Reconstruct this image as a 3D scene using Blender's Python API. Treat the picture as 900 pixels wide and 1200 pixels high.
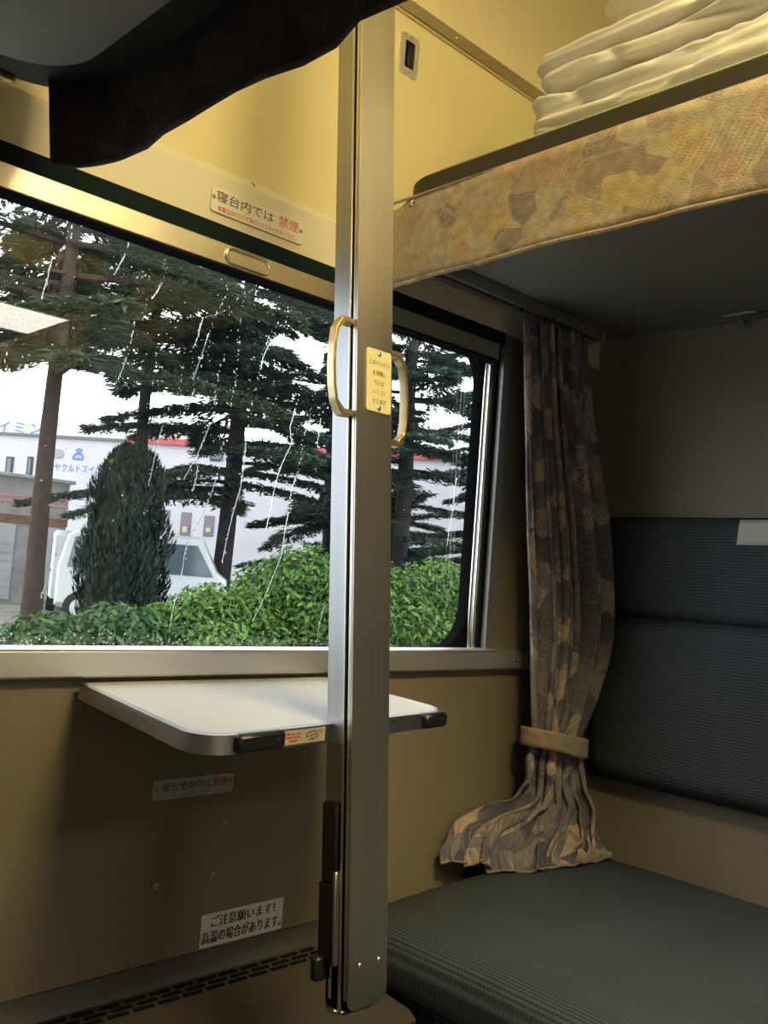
import bpy, bmesh, math, random
from mathutils import Vector, Matrix, noise
PI = math.pi
sc = bpy.context.scene
for o in list(bpy.data.objects): bpy.data.objects.remove(o)
COL = sc.collection

# ------------------------------------------------------------------ camera, sky, lamps' strength, exposure
F = 1084.0
d1 = Vector((1120, 165, 1084)).normalized()
d2 = Vector((-1050, 0, 1084)); d2 = (d2 - d1 * d2.dot(d1)).normalized()
d3 = d1.cross(d2)
CAM = Vector((0, 0, .955))
def c2w(v): return Vector((d1.dot(v), d2.dot(v), d3.dot(v)))
cd = bpy.data.cameras.new('camera'); cam = bpy.data.objects.new('camera', cd); COL.objects.link(cam)
cd.sensor_fit = 'VERTICAL'; cd.sensor_height = 24; cd.lens = F / 1200 * 24; cd.clip_start = .02; cd.clip_end = 500
rx, ry, rz = c2w(Vector((1, 0, 0))), c2w(Vector((0, -1, 0))), c2w(Vector((0, 0, -1)))
cam.matrix_world = Matrix(((rx.x, ry.x, rz.x, CAM.x), (rx.y, ry.y, rz.y, CAM.y), (rx.z, ry.z, rz.z, CAM.z), (0, 0, 0, 1)))
sc.camera = cam
SKY = 3.4
BAY_LAMP = 92.0
AISLE_LAMP = 15.0
WARM = (1.0, .80, .38)
wd = bpy.data.worlds.new('overcast_sky'); sc.world = wd; wd.use_nodes = True
bg = wd.node_tree.nodes['Background']; bg.inputs[0].default_value = (.90, .95, 1.0, 1); bg.inputs[1].default_value = SKY
vs = sc.view_settings; vs.view_transform = 'Standard'; vs.look = 'None'; vs.exposure = 0; vs.gamma = 1; vs.use_curve_mapping = False

def ray(x, y): return c2w(Vector((x - 450, y - 600, F)))
def onY(x, y, Y): v = ray(x, y); return CAM + v * (Y / v.y)      # where a line of sight meets a vertical plane Y (survey helper)

# ------------------------------------------------------------------ materials
def nt(name):
    m = bpy.data.materials.new(name); m.use_nodes = True
    return m, m.node_tree, m.node_tree.nodes['Principled BSDF']
def mat(name, col, rough=.5, metal=0., var=0., vscale=8., bump=0., bscale=200., spec=.5, stretch=None):
    m, t, b = nt(name); L = t.links
    b.inputs['Roughness'].default_value = rough; b.inputs['Metallic'].default_value = metal
    b.inputs['Specular IOR Level'].default_value = spec
    b.inputs['Base Color'].default_value = (*col, 1)
    if var or bump:
        tc = t.nodes.new('ShaderNodeTexCoord'); src = tc.outputs['Object']
        if stretch:
            mp = t.nodes.new('ShaderNodeMapping'); mp.inputs['Scale'].default_value = stretch
            L.new(src, mp.inputs[0]); src = mp.outputs[0]
    if var:
        n = t.nodes.new('ShaderNodeTexNoise'); n.inputs['Scale'].default_value = vscale; n.inputs['Detail'].default_value = 6
        L.new(src, n.inputs['Vector'])
        r = t.nodes.new('ShaderNodeValToRGB')
        r.color_ramp.elements[0].position = .3; r.color_ramp.elements[1].position = .7
        r.color_ramp.elements[0].color = (*[c * (1 - var) for c in col], 1); r.color_ramp.elements[1].color = (*[min(1, c * (1 + var)) for c in col], 1)
        L.new(n.outputs['Fac'], r.inputs[0]); L.new(r.outputs[0], b.inputs['Base Color'])
    if bump:
        n = t.nodes.new('ShaderNodeTexNoise'); n.inputs['Scale'].default_value = bscale; L.new(src, n.inputs['Vector'])
        bp = t.nodes.new('ShaderNodeBump'); bp.inputs['Strength'].default_value = bump; bp.inputs['Distance'].default_value = .002
        L.new(n.outputs['Fac'], bp.inputs['Height']); L.new(bp.outputs[0], b.inputs['Normal'])
    return m
def emit(name, col, s):
    m, t, b = nt(name)
    b.inputs['Base Color'].default_value = (.8, .8, .8, 1); b.inputs['Emission Color'].default_value = (*col, 1); b.inputs['Emission Strength'].default_value = s
    return m
def weave(name, c0, c1, ua, va, fu, fv, rough=.95):
    """ribbed upholstery: ribs across axis ua, broken along axis va (object axes 0..2)"""
    m, t, b = nt(name); L = t.links; N = t.nodes
    tc = N.new('ShaderNodeTexCoord'); sp = N.new('ShaderNodeSeparateXYZ'); L.new(tc.outputs['Object'], sp.inputs[0])
    def mth(op, a, bb=None):
        n = N.new('ShaderNodeMath'); n.operation = op
        for i, q in enumerate((a, bb)):
            if q is None: continue
            if isinstance(q, (int, float)): n.inputs[i].default_value = q
            else: L.new(q, n.inputs[i])
        return n.outputs[0]
    s1 = mth('SINE', mth('MULTIPLY', sp.outputs[ua], fu)); s2 = mth('SINE', mth('MULTIPLY', sp.outputs[va], fv))
    h = mth('ADD', mth('MULTIPLY', s1, .32), mth('MULTIPLY', mth('MULTIPLY', s2, s1), .25))
    nz = N.new('ShaderNodeTexNoise'); nz.inputs['Scale'].default_value = 5; nz.inputs['Detail'].default_value = 5; L.new(tc.outputs['Object'], nz.inputs['Vector'])
    fac = mth('ADD', mth('ADD', h, .25), mth('MULTIPLY', nz.outputs['Fac'], .5))
    r = N.new('ShaderNodeValToRGB'); r.color_ramp.elements[0].position = .15; r.color_ramp.elements[1].position = .95
    r.color_ramp.elements[0].color = (*c0, 1); r.color_ramp.elements[1].color = (*c1, 1)
    L.new(fac, r.inputs[0]); L.new(r.outputs[0], b.inputs['Base Color'])
    bp = N.new('ShaderNodeBump'); bp.inputs['Strength'].default_value = .5; bp.inputs['Distance'].default_value = .0012
    L.new(h, bp.inputs['Height']); L.new(bp.outputs[0], b.inputs['Normal'])
    b.inputs['Roughness'].default_value = rough; b.inputs['Specular IOR Level'].default_value = .15
    return m
def pattern(name, cols, scale, dark=1.0, soft=.30):
    """printed jacquard: angular patches, arcs and hatched stripes, laid out in the cloth's own UV (metres)"""
    m, t, b = nt(name); L = t.links; N = t.nodes
    tc = N.new('ShaderNodeTexCoord'); mp = N.new('ShaderNodeMapping'); mp.inputs['Scale'].default_value = (scale, scale, 1); mp.inputs['Rotation'].default_value = (0, 0, .5)
    L.new(tc.outputs['UV'], mp.inputs[0])
    def vor(sc_, feat='F1', dist='EUCLIDEAN', off=0):
        q = N.new('ShaderNodeMapping'); q.inputs['Location'].default_value = (off, off * .7, 0); L.new(mp.outputs[0], q.inputs[0])
        v = N.new('ShaderNodeTexVoronoi'); v.voronoi_dimensions = '2D'; v.feature = feat; v.distance = dist; v.inputs['Scale'].default_value = sc_
        L.new(q.outputs[0], v.inputs['Vector']); return v
    def ramp(src, cs):
        r = N.new('ShaderNodeValToRGB'); cr = r.color_ramp; cr.interpolation = 'CONSTANT'
        cr.elements.remove(cr.elements[1])
        for i, c in enumerate(cs):
            e = cr.elements[0] if i == 0 else cr.elements.new(i / len(cs))
            e.position = i / len(cs); e.color = (*[k * dark for k in c], 1)
        L.new(src, r.inputs[0]); return r.outputs[0]
    def gray(col):
        s = N.new('ShaderNodeSeparateColor'); L.new(col, s.inputs[0]); return s.outputs
    v1 = vor(1.0, 'F1', 'MANHATTAN'); g1 = gray(v1.outputs['Color'])
    v2 = vor(1.9, 'F1', 'EUCLIDEAN', 3.3); g2 = gray(v2.outputs['Color'])
    base = ramp(g1[0], cols); second = ramp(g2[1], cols[::-1])
    wv = N.new('ShaderNodeTexWave'); wv.inputs['Scale'].default_value = 3.2; wv.inputs['Distortion'].default_value = 1.2; L.new(mp.outputs[0], wv.inputs['Vector'])
    def mth(op, a, bb):
        n = N.new('ShaderNodeMath'); n.operation = op
        for i, q in enumerate((a, bb)):
            if isinstance(q, (int, float)): n.inputs[i].default_value = q
            else: L.new(q, n.inputs[i])
        return n.outputs[0]
    def mix(f, a, bb):
        n = N.new('ShaderNodeMix'); n.data_type = 'RGBA'
        if isinstance(f, (int, float)): n.inputs[0].default_value = f
        else: L.new(f, n.inputs[0])
        for i, q in ((6, a), (7, bb)):
            if isinstance(q, tuple): n.inputs[i].default_value = (*[k * dark for k in q], 1)
            else: L.new(q, n.inputs[i])
        return n.outputs[2]
    c = mix(mth('GREATER_THAN', g2[2], .45), base, second)
    rings = mth('GREATER_THAN', mth('SINE', mth('MULTIPLY', v2.outputs['Distance'], 26), 0), .55)
    c = mix(mth('MULTIPLY', rings, mth('MULTIPLY', mth('GREATER_THAN', g2[0], .6), .55)), c, cols[1])
    hat = mth('MULTIPLY', mth('GREATER_THAN', wv.outputs['Fac'], .55), mth('GREATER_THAN', g1[1], .55))
    c = mix(mth('MULTIPLY', hat, .5), c, cols[0])
    ve = vor(1.0, 'DISTANCE_TO_EDGE'); 
    c = mix(mth('MULTIPLY', mth('LESS_THAN', ve.outputs['Distance'], .035), .5), c, cols[3])
    mean = tuple(sum(q[i] for q in cols) / len(cols) for i in range(3))
    c = mix(soft, c, mean)
    th = N.new('ShaderNodeTexNoise'); th.inputs['Scale'].default_value = 55; th.inputs['Detail'].default_value = 4; L.new(tc.outputs['UV'], th.inputs['Vector'])
    thr = N.new('ShaderNodeValToRGB'); thr.color_ramp.elements[0].position = .35; thr.color_ramp.elements[1].position = .65
    thr.color_ramp.elements[0].color = (.82, .82, .83, 1); thr.color_ramp.elements[1].color = (1.1, 1.09, 1.06, 1); L.new(th.outputs['Fac'], thr.inputs[0])
    mm = N.new('ShaderNodeMix'); mm.data_type = 'RGBA'; mm.blend_type = 'MULTIPLY'; mm.inputs[0].default_value = 1; L.new(c, mm.inputs[6]); L.new(thr.outputs[0], mm.inputs[7]); c = mm.outputs[2]
    L.new(c, b.inputs['Base Color'])
    n = N.new('ShaderNodeTexNoise'); n.inputs['Scale'].default_value = 380; L.new(tc.outputs['UV'], n.inputs['Vector'])
    bp = N.new('ShaderNodeBump'); bp.inputs['Strength'].default_value = .6; bp.inputs['Distance'].default_value = .002
    L.new(n.outputs['Fac'], bp.inputs['Height']); L.new(bp.outputs[0], b.inputs['Normal'])
    b.inputs['Roughness'].default_value = .95; b.inputs['Specular IOR Level'].default_value = .1
    return m
def leafmat(name, ca, cb, rough=.6, trans=.25):
    m, t, b = nt(name); L = t.links; N = t.nodes
    g = N.new('ShaderNodeNewGeometry'); r = N.new('ShaderNodeValToRGB')
    r.color_ramp.elements[0].color = (*ca, 1); r.color_ramp.elements[1].color = (*cb, 1)
    L.new(g.outputs['Random Per Island'], r.inputs[0]); L.new(r.outputs[0], b.inputs['Base Color'])
    b.inputs['Roughness'].default_value = rough; b.inputs['Specular IOR Level'].default_value = .25
    tr = N.new('ShaderNodeBsdfTranslucent'); L.new(r.outputs[0], tr.inputs[0])
    mx = N.new('ShaderNodeMixShader'); mx.inputs[0].default_value = trans
    L.new(b.outputs[0], mx.inputs[1]); L.new(tr.outputs[0], mx.inputs[2]); L.new(mx.outputs[0], t.nodes['Material Output'].inputs[0])
    return m

M = dict(
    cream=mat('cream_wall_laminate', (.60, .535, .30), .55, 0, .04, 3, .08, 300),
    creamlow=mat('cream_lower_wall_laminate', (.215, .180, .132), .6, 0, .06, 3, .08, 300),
    panel=mat('beige_partition_laminate', (.265, .232, .19), .6, 0, .05, 3, .06, 300),
    ceil=mat('cream_ceiling', (.60, .53, .33), .6, 0, .03, 3),
    under=mat('grey_berth_underside', (.20, .19, .175), .7, 0, .08, 5, .1, 250),
    floor=mat('brown_vinyl_floor', (.10, .098, .095), .5, 0, .2, 20),
    steel=mat('brushed_stainless', (.60, .58, .53), .33, 1., .06, 3, .06, 120, stretch=(60, 60, 1)),
    alu=mat('satin_aluminium', (.74, .735, .73), .42, .82, .05, 4),
    steelshade=mat('shaded_brushed_steel', (.36, .37, .39), .36, 1., .06, 3, .06, 120, stretch=(60, 60, 1)),  # darker copy of the stainless, shade on the rear rail put into colour
    aislewall=mat('pale_grey_aisle_laminate', (.42, .42, .41), .6, 0, .04, 3),
    offwhite=mat('off_white_wall_band', (.60, .555, .43), .5, 0, .03, 3, .06, 300),
    champagne=mat('champagne_aluminium', (.78, .72, .56), .33, 1., .04, 5),
    greymetal=mat('grey_painted_metal', (.26, .26, .27), .42, .5, .08, 8),
    chrome=mat('polished_chrome', (.80, .79, .77), .10, 1.),
    dark=mat('black_rubber', (.010, .011, .014), .9, spec=.0),
    greenblack=mat('dark_green_felt', (.007, .016, .015), .95, spec=.1),
    plastic=mat('black_plastic', (.012, .012, .013), .38),
    gold=mat('brass_anodised_handle', (.64, .51, .30), .38, 1., .04, 20),
    plate=mat('ivory_engraved_plate', (.72, .65, .36), .45),
    white=mat('white_sign_plastic', (.66, .63, .53), .45),
    paper=mat('white_sticker_film', (.72, .72, .68), .5),
    greyplate=mat('grey_metal_sign', (.46, .46, .45), .4, .2),
    ink=mat('black_ink', (.015, .015, .018), .6),
    red=mat('red_ink', (.55, .035, .025), .6),
    laminate=mat('pale_table_laminate', (.58, .59, .61), .28, 0, .03, 6),
    linen=mat('white_cotton_bedding', (.70, .69, .665), .9, 0, .03, 6, .12, 500, .15),
    duct=mat('brown_grey_heater_steel', (.085, .072, .058), .45, .3, .12, 6),
    base=mat('dark_berth_base', (.06, .055, .05), .6, 0, .1, 8),
    tag=mat('white_cloth_tag', (.62, .62, .60), .9),
    cush=weave('teal_grey_ribbed_moquette', (.028, .037, .054), (.086, .104, .134), 0, 1, 1050, 800),
    back=weave('dark_teal_ribbed_moquette', (.042, .056, .070), (.094, .112, .126), 2, 1, 1050, 800),
    matt=weave('grey_green_mattress_ticking', (.24, .25, .21), (.50, .51, .43), 1, 0, 900, 300),
    edge=mat('dark_olive_vinyl_edge', (.030, .029, .022), .6, 0, .15, 12),
    val=pattern('gold_mauve_jacquard', [(.35, .26, .22), (.50, .43, .33), (.58, .46, .22), (.52, .47, .36), (.52, .36, .26), (.27, .235, .23), (.54, .48, .36), (.42, .34, .28)], 12., .84, .28),
    cur=pattern('grey_mauve_curtain_jacquard', [(.15, .15, .19), (.25, .235, .26), (.52, .39, .31), (.10, .10, .14), (.22, .205, .24), (.14, .13, .16), (.42, .35, .31), (.18, .175, .21)], 11., 1.1, .10),
    valshade=pattern('shaded_valance_cloth', [(.05, .04, .036), (.085, .072, .06), (.10, .076, .055), (.065, .055, .05)], 11.),  # valance cloth darkened to carry the shade under the left berth
    bay=emit('warm_fluorescent_diffuser', WARM, BAY_LAMP),
    aisle=emit('aisle_fluorescent_diffuser', (1, .93, .80), AISLE_LAMP),
)
# window glass: mostly clear, a Fresnel share mirrors the compartment
gm = bpy.data.materials.new('window_glass'); gm.use_nodes = True; t = gm.node_tree; t.nodes.clear()
go = t.nodes.new('ShaderNodeOutputMaterial'); mx = t.nodes.new('ShaderNodeMixShader'); tr = t.nodes.new('ShaderNodeBsdfTransparent'); gl = t.nodes.new('ShaderNodeBsdfGlossy'); fr = t.nodes.new('ShaderNodeFresnel')
ge_ = t.nodes.new('ShaderNodeNewGeometry'); io = t.nodes.new('ShaderNodeMapRange'); io.inputs['To Min'].default_value = 1.5; io.inputs['To Max'].default_value = 1 / 1.5; t.links.new(ge_.outputs['Backfacing'], io.inputs[0]); t.links.new(io.outputs[0], fr.inputs[0]); gl.inputs['Roughness'].default_value = 0.0; tr.inputs[0].default_value = (.97, .985, .98, 1)
t.links.new(fr.outputs[0], mx.inputs[0]); t.links.new(tr.outputs[0], mx.inputs[1]); t.links.new(gl.outputs[0], mx.inputs[2]); t.links.new(mx.outputs[0], go.inputs[0])
M['glass'] = gm
wm, t, b = nt('rain_water'); b.inputs['Transmission Weight'].default_value = 1; b.inputs['IOR'].default_value = 1.33; b.inputs['Roughness'].default_value = 0.02; M['water'] = wm

# ------------------------------------------------------------------ mesh building helpers
class MB:
    def __init__(s): s.bm = bmesh.new(); s.uv = None
    def _post(s, verts, xf):
        if xf is not None: bmesh.ops.transform(s.bm, matrix=xf, verts=verts)
        return verts
    def box(s, a, b, bev=0., seg=1, xf=None):
        r = bmesh.ops.create_cube(s.bm, size=1); vs_ = r['verts']
        for v in vs_:
            for i in range(3): v.co[i] = (a[i] + b[i]) / 2 + v.co[i] * abs(b[i] - a[i])
        if bev:
            es = list({e for v in vs_ for e in v.link_edges})
            rr = bmesh.ops.bevel(s.bm, geom=es, offset=bev, segments=seg, affect='EDGES', profile=.5)
            vs_ = list({v for f in rr['faces'] for v in f.verts})
        s._post(vs_, xf); return s
    def prism(s, poly, axis, lo, hi, xf=None, bev=0.):
        """polygon (2D, in the two other axes in order) extruded along axis"""
        def mk(p, q):
            c = list(p); c.insert(axis, q); return Vector(c)
        A = [s.bm.verts.new(mk(p, lo)) for p in poly]; B = [s.bm.verts.new(mk(p, hi)) for p in poly]
        n = len(poly); fs = [s.bm.faces.new(A[::-1]), s.bm.faces.new(B)]
        for i in range(n): fs.append(s.bm.faces.new((A[i], A[(i + 1) % n], B[(i + 1) % n], B[i])))
        bmesh.ops.recalc_face_normals(s.bm, faces=fs)
        vs_ = A + B
        if bev:
            es = list(fs[0].edges) + list(fs[1].edges)
            rr = bmesh.ops.bevel(s.bm, geom=es, offset=bev, segments=1, affect='EDGES', profile=.5)
            vs_ = list(set(v for v in vs_ if v.is_valid) | {v for f in rr['faces'] for v in f.verts})
        s._post(vs_, xf); return s
    def tube(s, pts, r, seg=10, xf=None, cap=True):
        pts = [Vector(p) for p in pts]; n = len(pts); rings = []
        up = None
        for i, p in enumerate(pts):
            d = (pts[min(i + 1, n - 1)] - pts[max(i - 1, 0)]).normalized()
            if up is None: up = d.orthogonal().normalized()
            up = (up - d * up.dot(d)).normalized(); w = d.cross(up)
            rad = r[i] if isinstance(r, (list, tuple)) else r
            rings.append([s.bm.verts.new(p + (up * math.cos(2 * PI * k / seg) + w * math.sin(2 * PI * k / seg)) * rad) for k in range(seg)])
        for a, b_ in zip(rings, rings[1:]):
            for k in range(seg): s.bm.faces.new((a[k], a[(k + 1) % seg], b_[(k + 1) % seg], b_[k]))
        if cap: s.bm.faces.new(rings[0][::-1]); s.bm.faces.new(rings[-1])
        s._post([v for q in rings for v in q], xf); return s
    def grid(s, P, uvs=None, closed=False):
        """P[i][j] points"""
        V = [[s.bm.verts.new(p) for p in row] for row in P]; n = len(P[0])
        if uvs is not None and s.uv is None: s.uv = s.bm.loops.layers.uv.new('UVMap')
        for i in range(len(P) - 1):
            for j in range(n if closed else n - 1):
                k = (j + 1) % n
                f = s.bm.faces.new((V[i][j], V[i][k], V[i + 1][k], V[i + 1][j]))
                if uvs is not None:
                    for l, (a, c) in zip(f.loops, ((i, j), (i, k), (i + 1, k), (i + 1, j))): l[s.uv].uv = uvs[a][c]
        return V
    def sphere(s, c, r, sx=1, sy=1, sz=1, seg=12, xf=None):
        rg = max(4, seg // 2); X = xf if xf is not None else Matrix.Identity(4)
        def P(a, b_): return s.bm.verts.new(X @ Vector((c[0] + r * sx * math.sin(b_) * math.cos(a), c[1] + r * sy * math.sin(b_) * math.sin(a), c[2] + r * sz * math.cos(b_))))
        top, bot = P(0, 0), P(0, PI); R_ = [[P(2 * PI * k / seg, PI * i / rg) for k in range(seg)] for i in range(1, rg)]
        for k in range(seg):
            q = (k + 1) % seg; s.bm.faces.new((top, R_[0][k], R_[0][q])); s.bm.faces.new((bot, R_[-1][q], R_[-1][k]))
            for i in range(len(R_) - 1): s.bm.faces.new((R_[i][k], R_[i + 1][k], R_[i + 1][q], R_[i][q]))
        return s
    def build(s, name, m, parent=None, smooth=True, angle=40, solid=0.):
        me = bpy.data.meshes.new(name); s.bm.normal_update(); s.bm.to_mesh(me); s.bm.free()
        me.materials.append(m)
        if smooth:
            me.polygons.foreach_set('use_smooth', [True] * len(me.polygons))
            try: me.set_sharp_from_angle(angle=math.radians(angle))
            except Exception: pass
        o = bpy.data.objects.new(name, me); COL.objects.link(o)
        if parent: o.parent = parent
        if solid:
            md = o.modifiers.new('thickness', 'SOLIDIFY'); md.thickness = solid; md.offset = 0
        return o
def tag(o, label, cat, group=None, kind=None):
    o['label'] = label; o['category'] = cat
    if group: o['group'] = group
    if kind: o['kind'] = kind
    return o
def empty(name, loc, rot=(0, 0, 0)):
    o = bpy.data.objects.new(name, None); COL.objects.link(o); o.location = loc; o.rotation_euler = rot; o.empty_display_size = .05; return o
def struct(o): o['kind'] = 'structure'; return o
def rrect(x0, x1, y0, y1, r, n=6):
    rs = r if isinstance(r, (list, tuple)) else [r] * 4      # corners: x1y1, x0y1, x0y0, x1y0
    P = []
    for (cx, cy, a0), q in zip(((x1, y1, 0), (x0, y1, 90), (x0, y0, 180), (x1, y0, 270)), rs):
        sx = -1 if cx == x1 else 1; sy = -1 if cy == y1 else 1
        if q <= 0: P.append((cx, cy)); continue
        for k in range(n + 1):
            a = math.radians(a0 + 90 * k / n); P.append((cx + sx * q + q * math.cos(a), cy + sy * q + q * math.sin(a)))
    return P
def text_into(mb, s, w, h, xf, bold=0., depth=.0004, fit=True):
    """lettering flattened to a mesh, fitted in a w x h box centred on the origin of xf (local x right, y up, z out)"""
    cu = bpy.data.curves.new('lettering', 'FONT'); cu.body = s; cu.align_x = 'CENTER'; cu.offset = 0; cu.resolution_u = 3
    o = bpy.data.objects.new('lettering', cu); COL.objects.link(o)
    bpy.context.view_layer.update()
    me = bpy.data.meshes.new_from_object(o.evaluated_get(bpy.context.evaluated_depsgraph_get()))
    bpy.data.objects.remove(o); bpy.data.curves.remove(cu)
    if not len(me.vertices): return
    xs = [v.co.x for v in me.vertices]; ys = [v.co.y for v in me.vertices]
    cx, cy = (min(xs) + max(xs)) / 2, (min(ys) + max(ys)) / 2; sx = w / (max(xs) - min(xs)); sy = h / (max(ys) - min(ys)) if h else sx
    for v in me.vertices: v.co = xf @ Vector(((v.co.x - cx) * sx, (v.co.y - cy) * sy, depth))
    mb.bm.from_mesh(me)
    if bold >= .02:
        for dx in (-.0005, .0005):
            k = len(mb.bm.verts); mb.bm.from_mesh(me); mb.bm.verts.ensure_lookup_table()
            bmesh.ops.translate(mb.bm, vec=xf.to_3x3() @ Vector((dx, 0, dx * .1)), verts=mb.bm.verts[k:])
    bpy.data.meshes.remove(me)
def wallxf(x, y, z): return Matrix.Translation((x, y, z)) @ Matrix.Rotation(PI / 2, 4, 'X')     # text plane facing -Y

# ================================================================== THE COMPARTMENT
WY, PX, LX = 1.164, 1.752, -.25       # window wall, right partition, left partition
# floor, ceiling with coved edge
struct(MB().box((-1.6, -2.3, -.05), (3.6, 1.30, 0)).build('floor', M['floor']))
# window wall, one shell with the window opening (X -.05..1.437, Z .797..1.463)
mb = MB()
mb.box((LX, WY, 0), (PX, 1.236, .80)); mb.box((LX, WY, .80), (-.05, 1.236, 1.463)); mb.box((1.437, WY, .80), (PX, 1.236, 1.463))
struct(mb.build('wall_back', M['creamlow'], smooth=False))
mb = MB()
mb.prism([(1.176, 1.54), (1.176, 1.975), (1.236, 1.975), (1.236, 1.54)], 0, LX, PX)
struct(MB().prism([(1.160, 1.463), (1.160, 1.537), (1.172, 1.553), (1.178, 1.553), (1.236, 1.54), (1.236, 1.463)], 0, LX, PX).build('trim_4', M['offwhite'], smooth=False))
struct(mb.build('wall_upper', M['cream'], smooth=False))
# coved ceiling: curves from the wall head inward
pf = []
for k in range(13):
    a = PI / 2 * k / 12; pf.append((1.176 - .42 * (1 - math.cos(a)), 2.003 + .26 * math.sin(a)))
pf += [(-.85, 2.263), (-.85, 2.32), (1.30, 2.32), (1.30, 2.003)]
struct(MB().prism(pf, 0, LX, PX).build('ceiling', M['ceil'], angle=30))
struct(MB().box((-1.6, -2.3, 2.0), (3.6, -.85, 2.06)).build('ceiling_aisle', M['ceil']))
struct(MB().box((LX, -.87, 2.06), (PX, -.85, 2.32)).build('wall_bulkhead', M['ceil']))
struct(MB().box((PX, -.85, 0), (PX + .04, 1.30, 2.32)).build('wall_right', M['panel']))
struct(MB().box((LX - .04, -.85, 0), (LX, 1.30, 2.32)).build('wall_left', M['panel']))
struct(MB().box((-1.6, -2.34, 0), (3.6, -2.3, 2.06)).build('wall_front', M['aislewall']))
struct(MB().box((-1.64, -2.34, 0), (-1.6, -.85, 2.06)).build('wall_aisle_left', M['aislewall']))
struct(MB().box((3.6, -2.34, 0), (3.64, -.85, 2.06)).build('wall_aisle_right', M['aislewall']))
mb = MB(); mb.box((-1.6, -.87, 0), (LX - .04, -.85, 2.06)); mb.build('wall_aisle_panel', M['aislewall'])['kind'] = 'structure'
mb = MB(); mb.box((PX + .04, -.87, 0), (3.6, -.85, 2.06)); mb.build('wall_aisle_panel', M['aislewall'])['kind'] = 'structure'
# metal strip at the head of the wall
mb = MB(); mb.box((LX, 1.166, 1.975), (PX, 1.236, 2.003), .002)
tr1 = struct(mb.build('trim_1', M['champagne']))
mb = MB()
for x in (.55, 1.0, 1.22, 1.6): MB().sphere((x, 1.166, 1.989), .0035, 1, .4, 1, 10).build('screw', M['steel'], tr1)
# rail under the window
rail = struct(MB().box((LX, 1.146, .797), (PX, WY + .002, .834), .003).build('trim_2', M['alu']))
MB().sphere((1.497, 1.146, .815), .005, 1, .4, 1, 10).build('screw', M['steel'], rail)

# ------------------------------------------------------------------ window
win = empty('window_1', (.69, 1.20, .80)); struct(win)
def wpart(mb, name, m, **k):
    bmesh.ops.translate(mb.bm, vec=(-.69, -1.20, -.80), verts=mb.bm.verts)
    return mb.build(name, m, win, **k)
HX0, HX1, HZ0, HZ1 = .0, 1.399, .832, 1.440
gxf = rrect(HX0, HX1, HZ0, HZ1, .085, 10)
# gasket ring with rounded corners
mb = MB(); n = len(gxf)
outer = [(min(max(x + (x - .69) * 9, -.05), 1.437), min(max(z + (z - 1.12) * 9, .80), 1.463)) for x, z in gxf]
rows = []
for (Y, poly) in ((1.2215, gxf), (1.206, gxf), (1.200, [(x * .99 + .69 * .01 if 0 else x + (.004 if x > .7 else -.004), z) for x, z in gxf]), (1.200, outer), (1.236, outer)):
    rows.append([Vector((x, Y, z)) for x, z in poly])
mb.grid(rows, closed=True)
wpart(mb, 'gasket', M['dark'])
mb = MB(); mb.box((-.03, 1.222, .81), (1.42, 1.227, 1.45)); wpart(mb, 'pane', M['glass'])
# sill: shallow aluminium ledge behind the rail
mb = MB(); mb.prism([(1.146, .834), (1.150, .837), (1.168, .838), (1.2, .832), (1.2, .80), (1.166, .80), (1.166, .834)], 0, -.05, 1.437); wpart(mb, 'sill', M['alu'])
# right jamb: frame strip, slot and fluted chrome guide
mb = MB(); mb.box((1.4155, 1.158, .834), (1.437, 1.172, 1.4615), .0015); wpart(mb, 'frame_strip', M['greymetal'])  # darker metal than the left strip, its shade put into the colour
mb = MB(); mb.box((1.4065, 1.171, .834), (1.437, 1.178, 1.4615)); wpart(mb, 'guide_slot', M['dark'])
mb = MB()
pr = [(1.436, 1.1785), (1.407, 1.1785)]
for k in range(9): a = PI * k / 8; pr.append((1.4075 - .0045 * math.sin(a), 1.1805 + .0085 * (1 - math.cos(a)) / 2))
for k in range(9): a = PI * k / 8; pr.append((1.4065 - .005 * math.sin(a), 1.1895 + .010 * (1 - math.cos(a)) / 2))
pr.append((1.436, 1.1998))
mb.prism(pr, 2, .834, 1.45); wpart(mb, 'blind_guide', M['chrome'])
mb = MB(); mb.box((-.05, 1.166, .834), (-.02, 1.199, 1.4615), .002); wpart(mb, 'frame_strip', M['alu'])
# blind: dark felt slot and champagne pull bar with a finger grip
mb = MB(); mb.box((-.05, 1.1595, 1.438), (1.4155, 1.199, 1.4645)); wpart(mb, 'blind_slot', M['greenblack'])
mb = MB(); mb.box((-.02, 1.158, 1.4045), (1.400, 1.190, 1.439), .0025); bar = wpart(mb, 'blind_bar', M['champagne'])
mb = MB()
pts = [(x, 1.1575, z) for x, z in rrect(.748 - .69 + .69, .826, 1.4115, 1.4325, .0095, 6)]
pts.append(pts[0]); mb.tube(pts, .0032, 8)
bmesh.ops.translate(mb.bm, vec=(-.69, -1.20, -.80), verts=mb.bm.verts); mb.build('grip_ring', M['champagne'], bar)
mb = MB(); mb.prism(rrect(.750, .824, 1.4135, 1.4305, .0075, 6), 1, 1.1572, 1.1585)
bmesh.ops.translate(mb.bm, vec=(-.69, -1.20, -.80), verts=mb.bm.verts); mb.build('grip_recess', M['champagne'], bar)
mb = MB(); mb.box((-.02, 1.1585, 1.4022), (1.40, 1.188, 1.4046)); bmesh.ops.translate(mb.bm, vec=(-.69, -1.20, -.80), verts=mb.bm.verts); mb.build('rubber_lip', M['dark'], bar)

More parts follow.
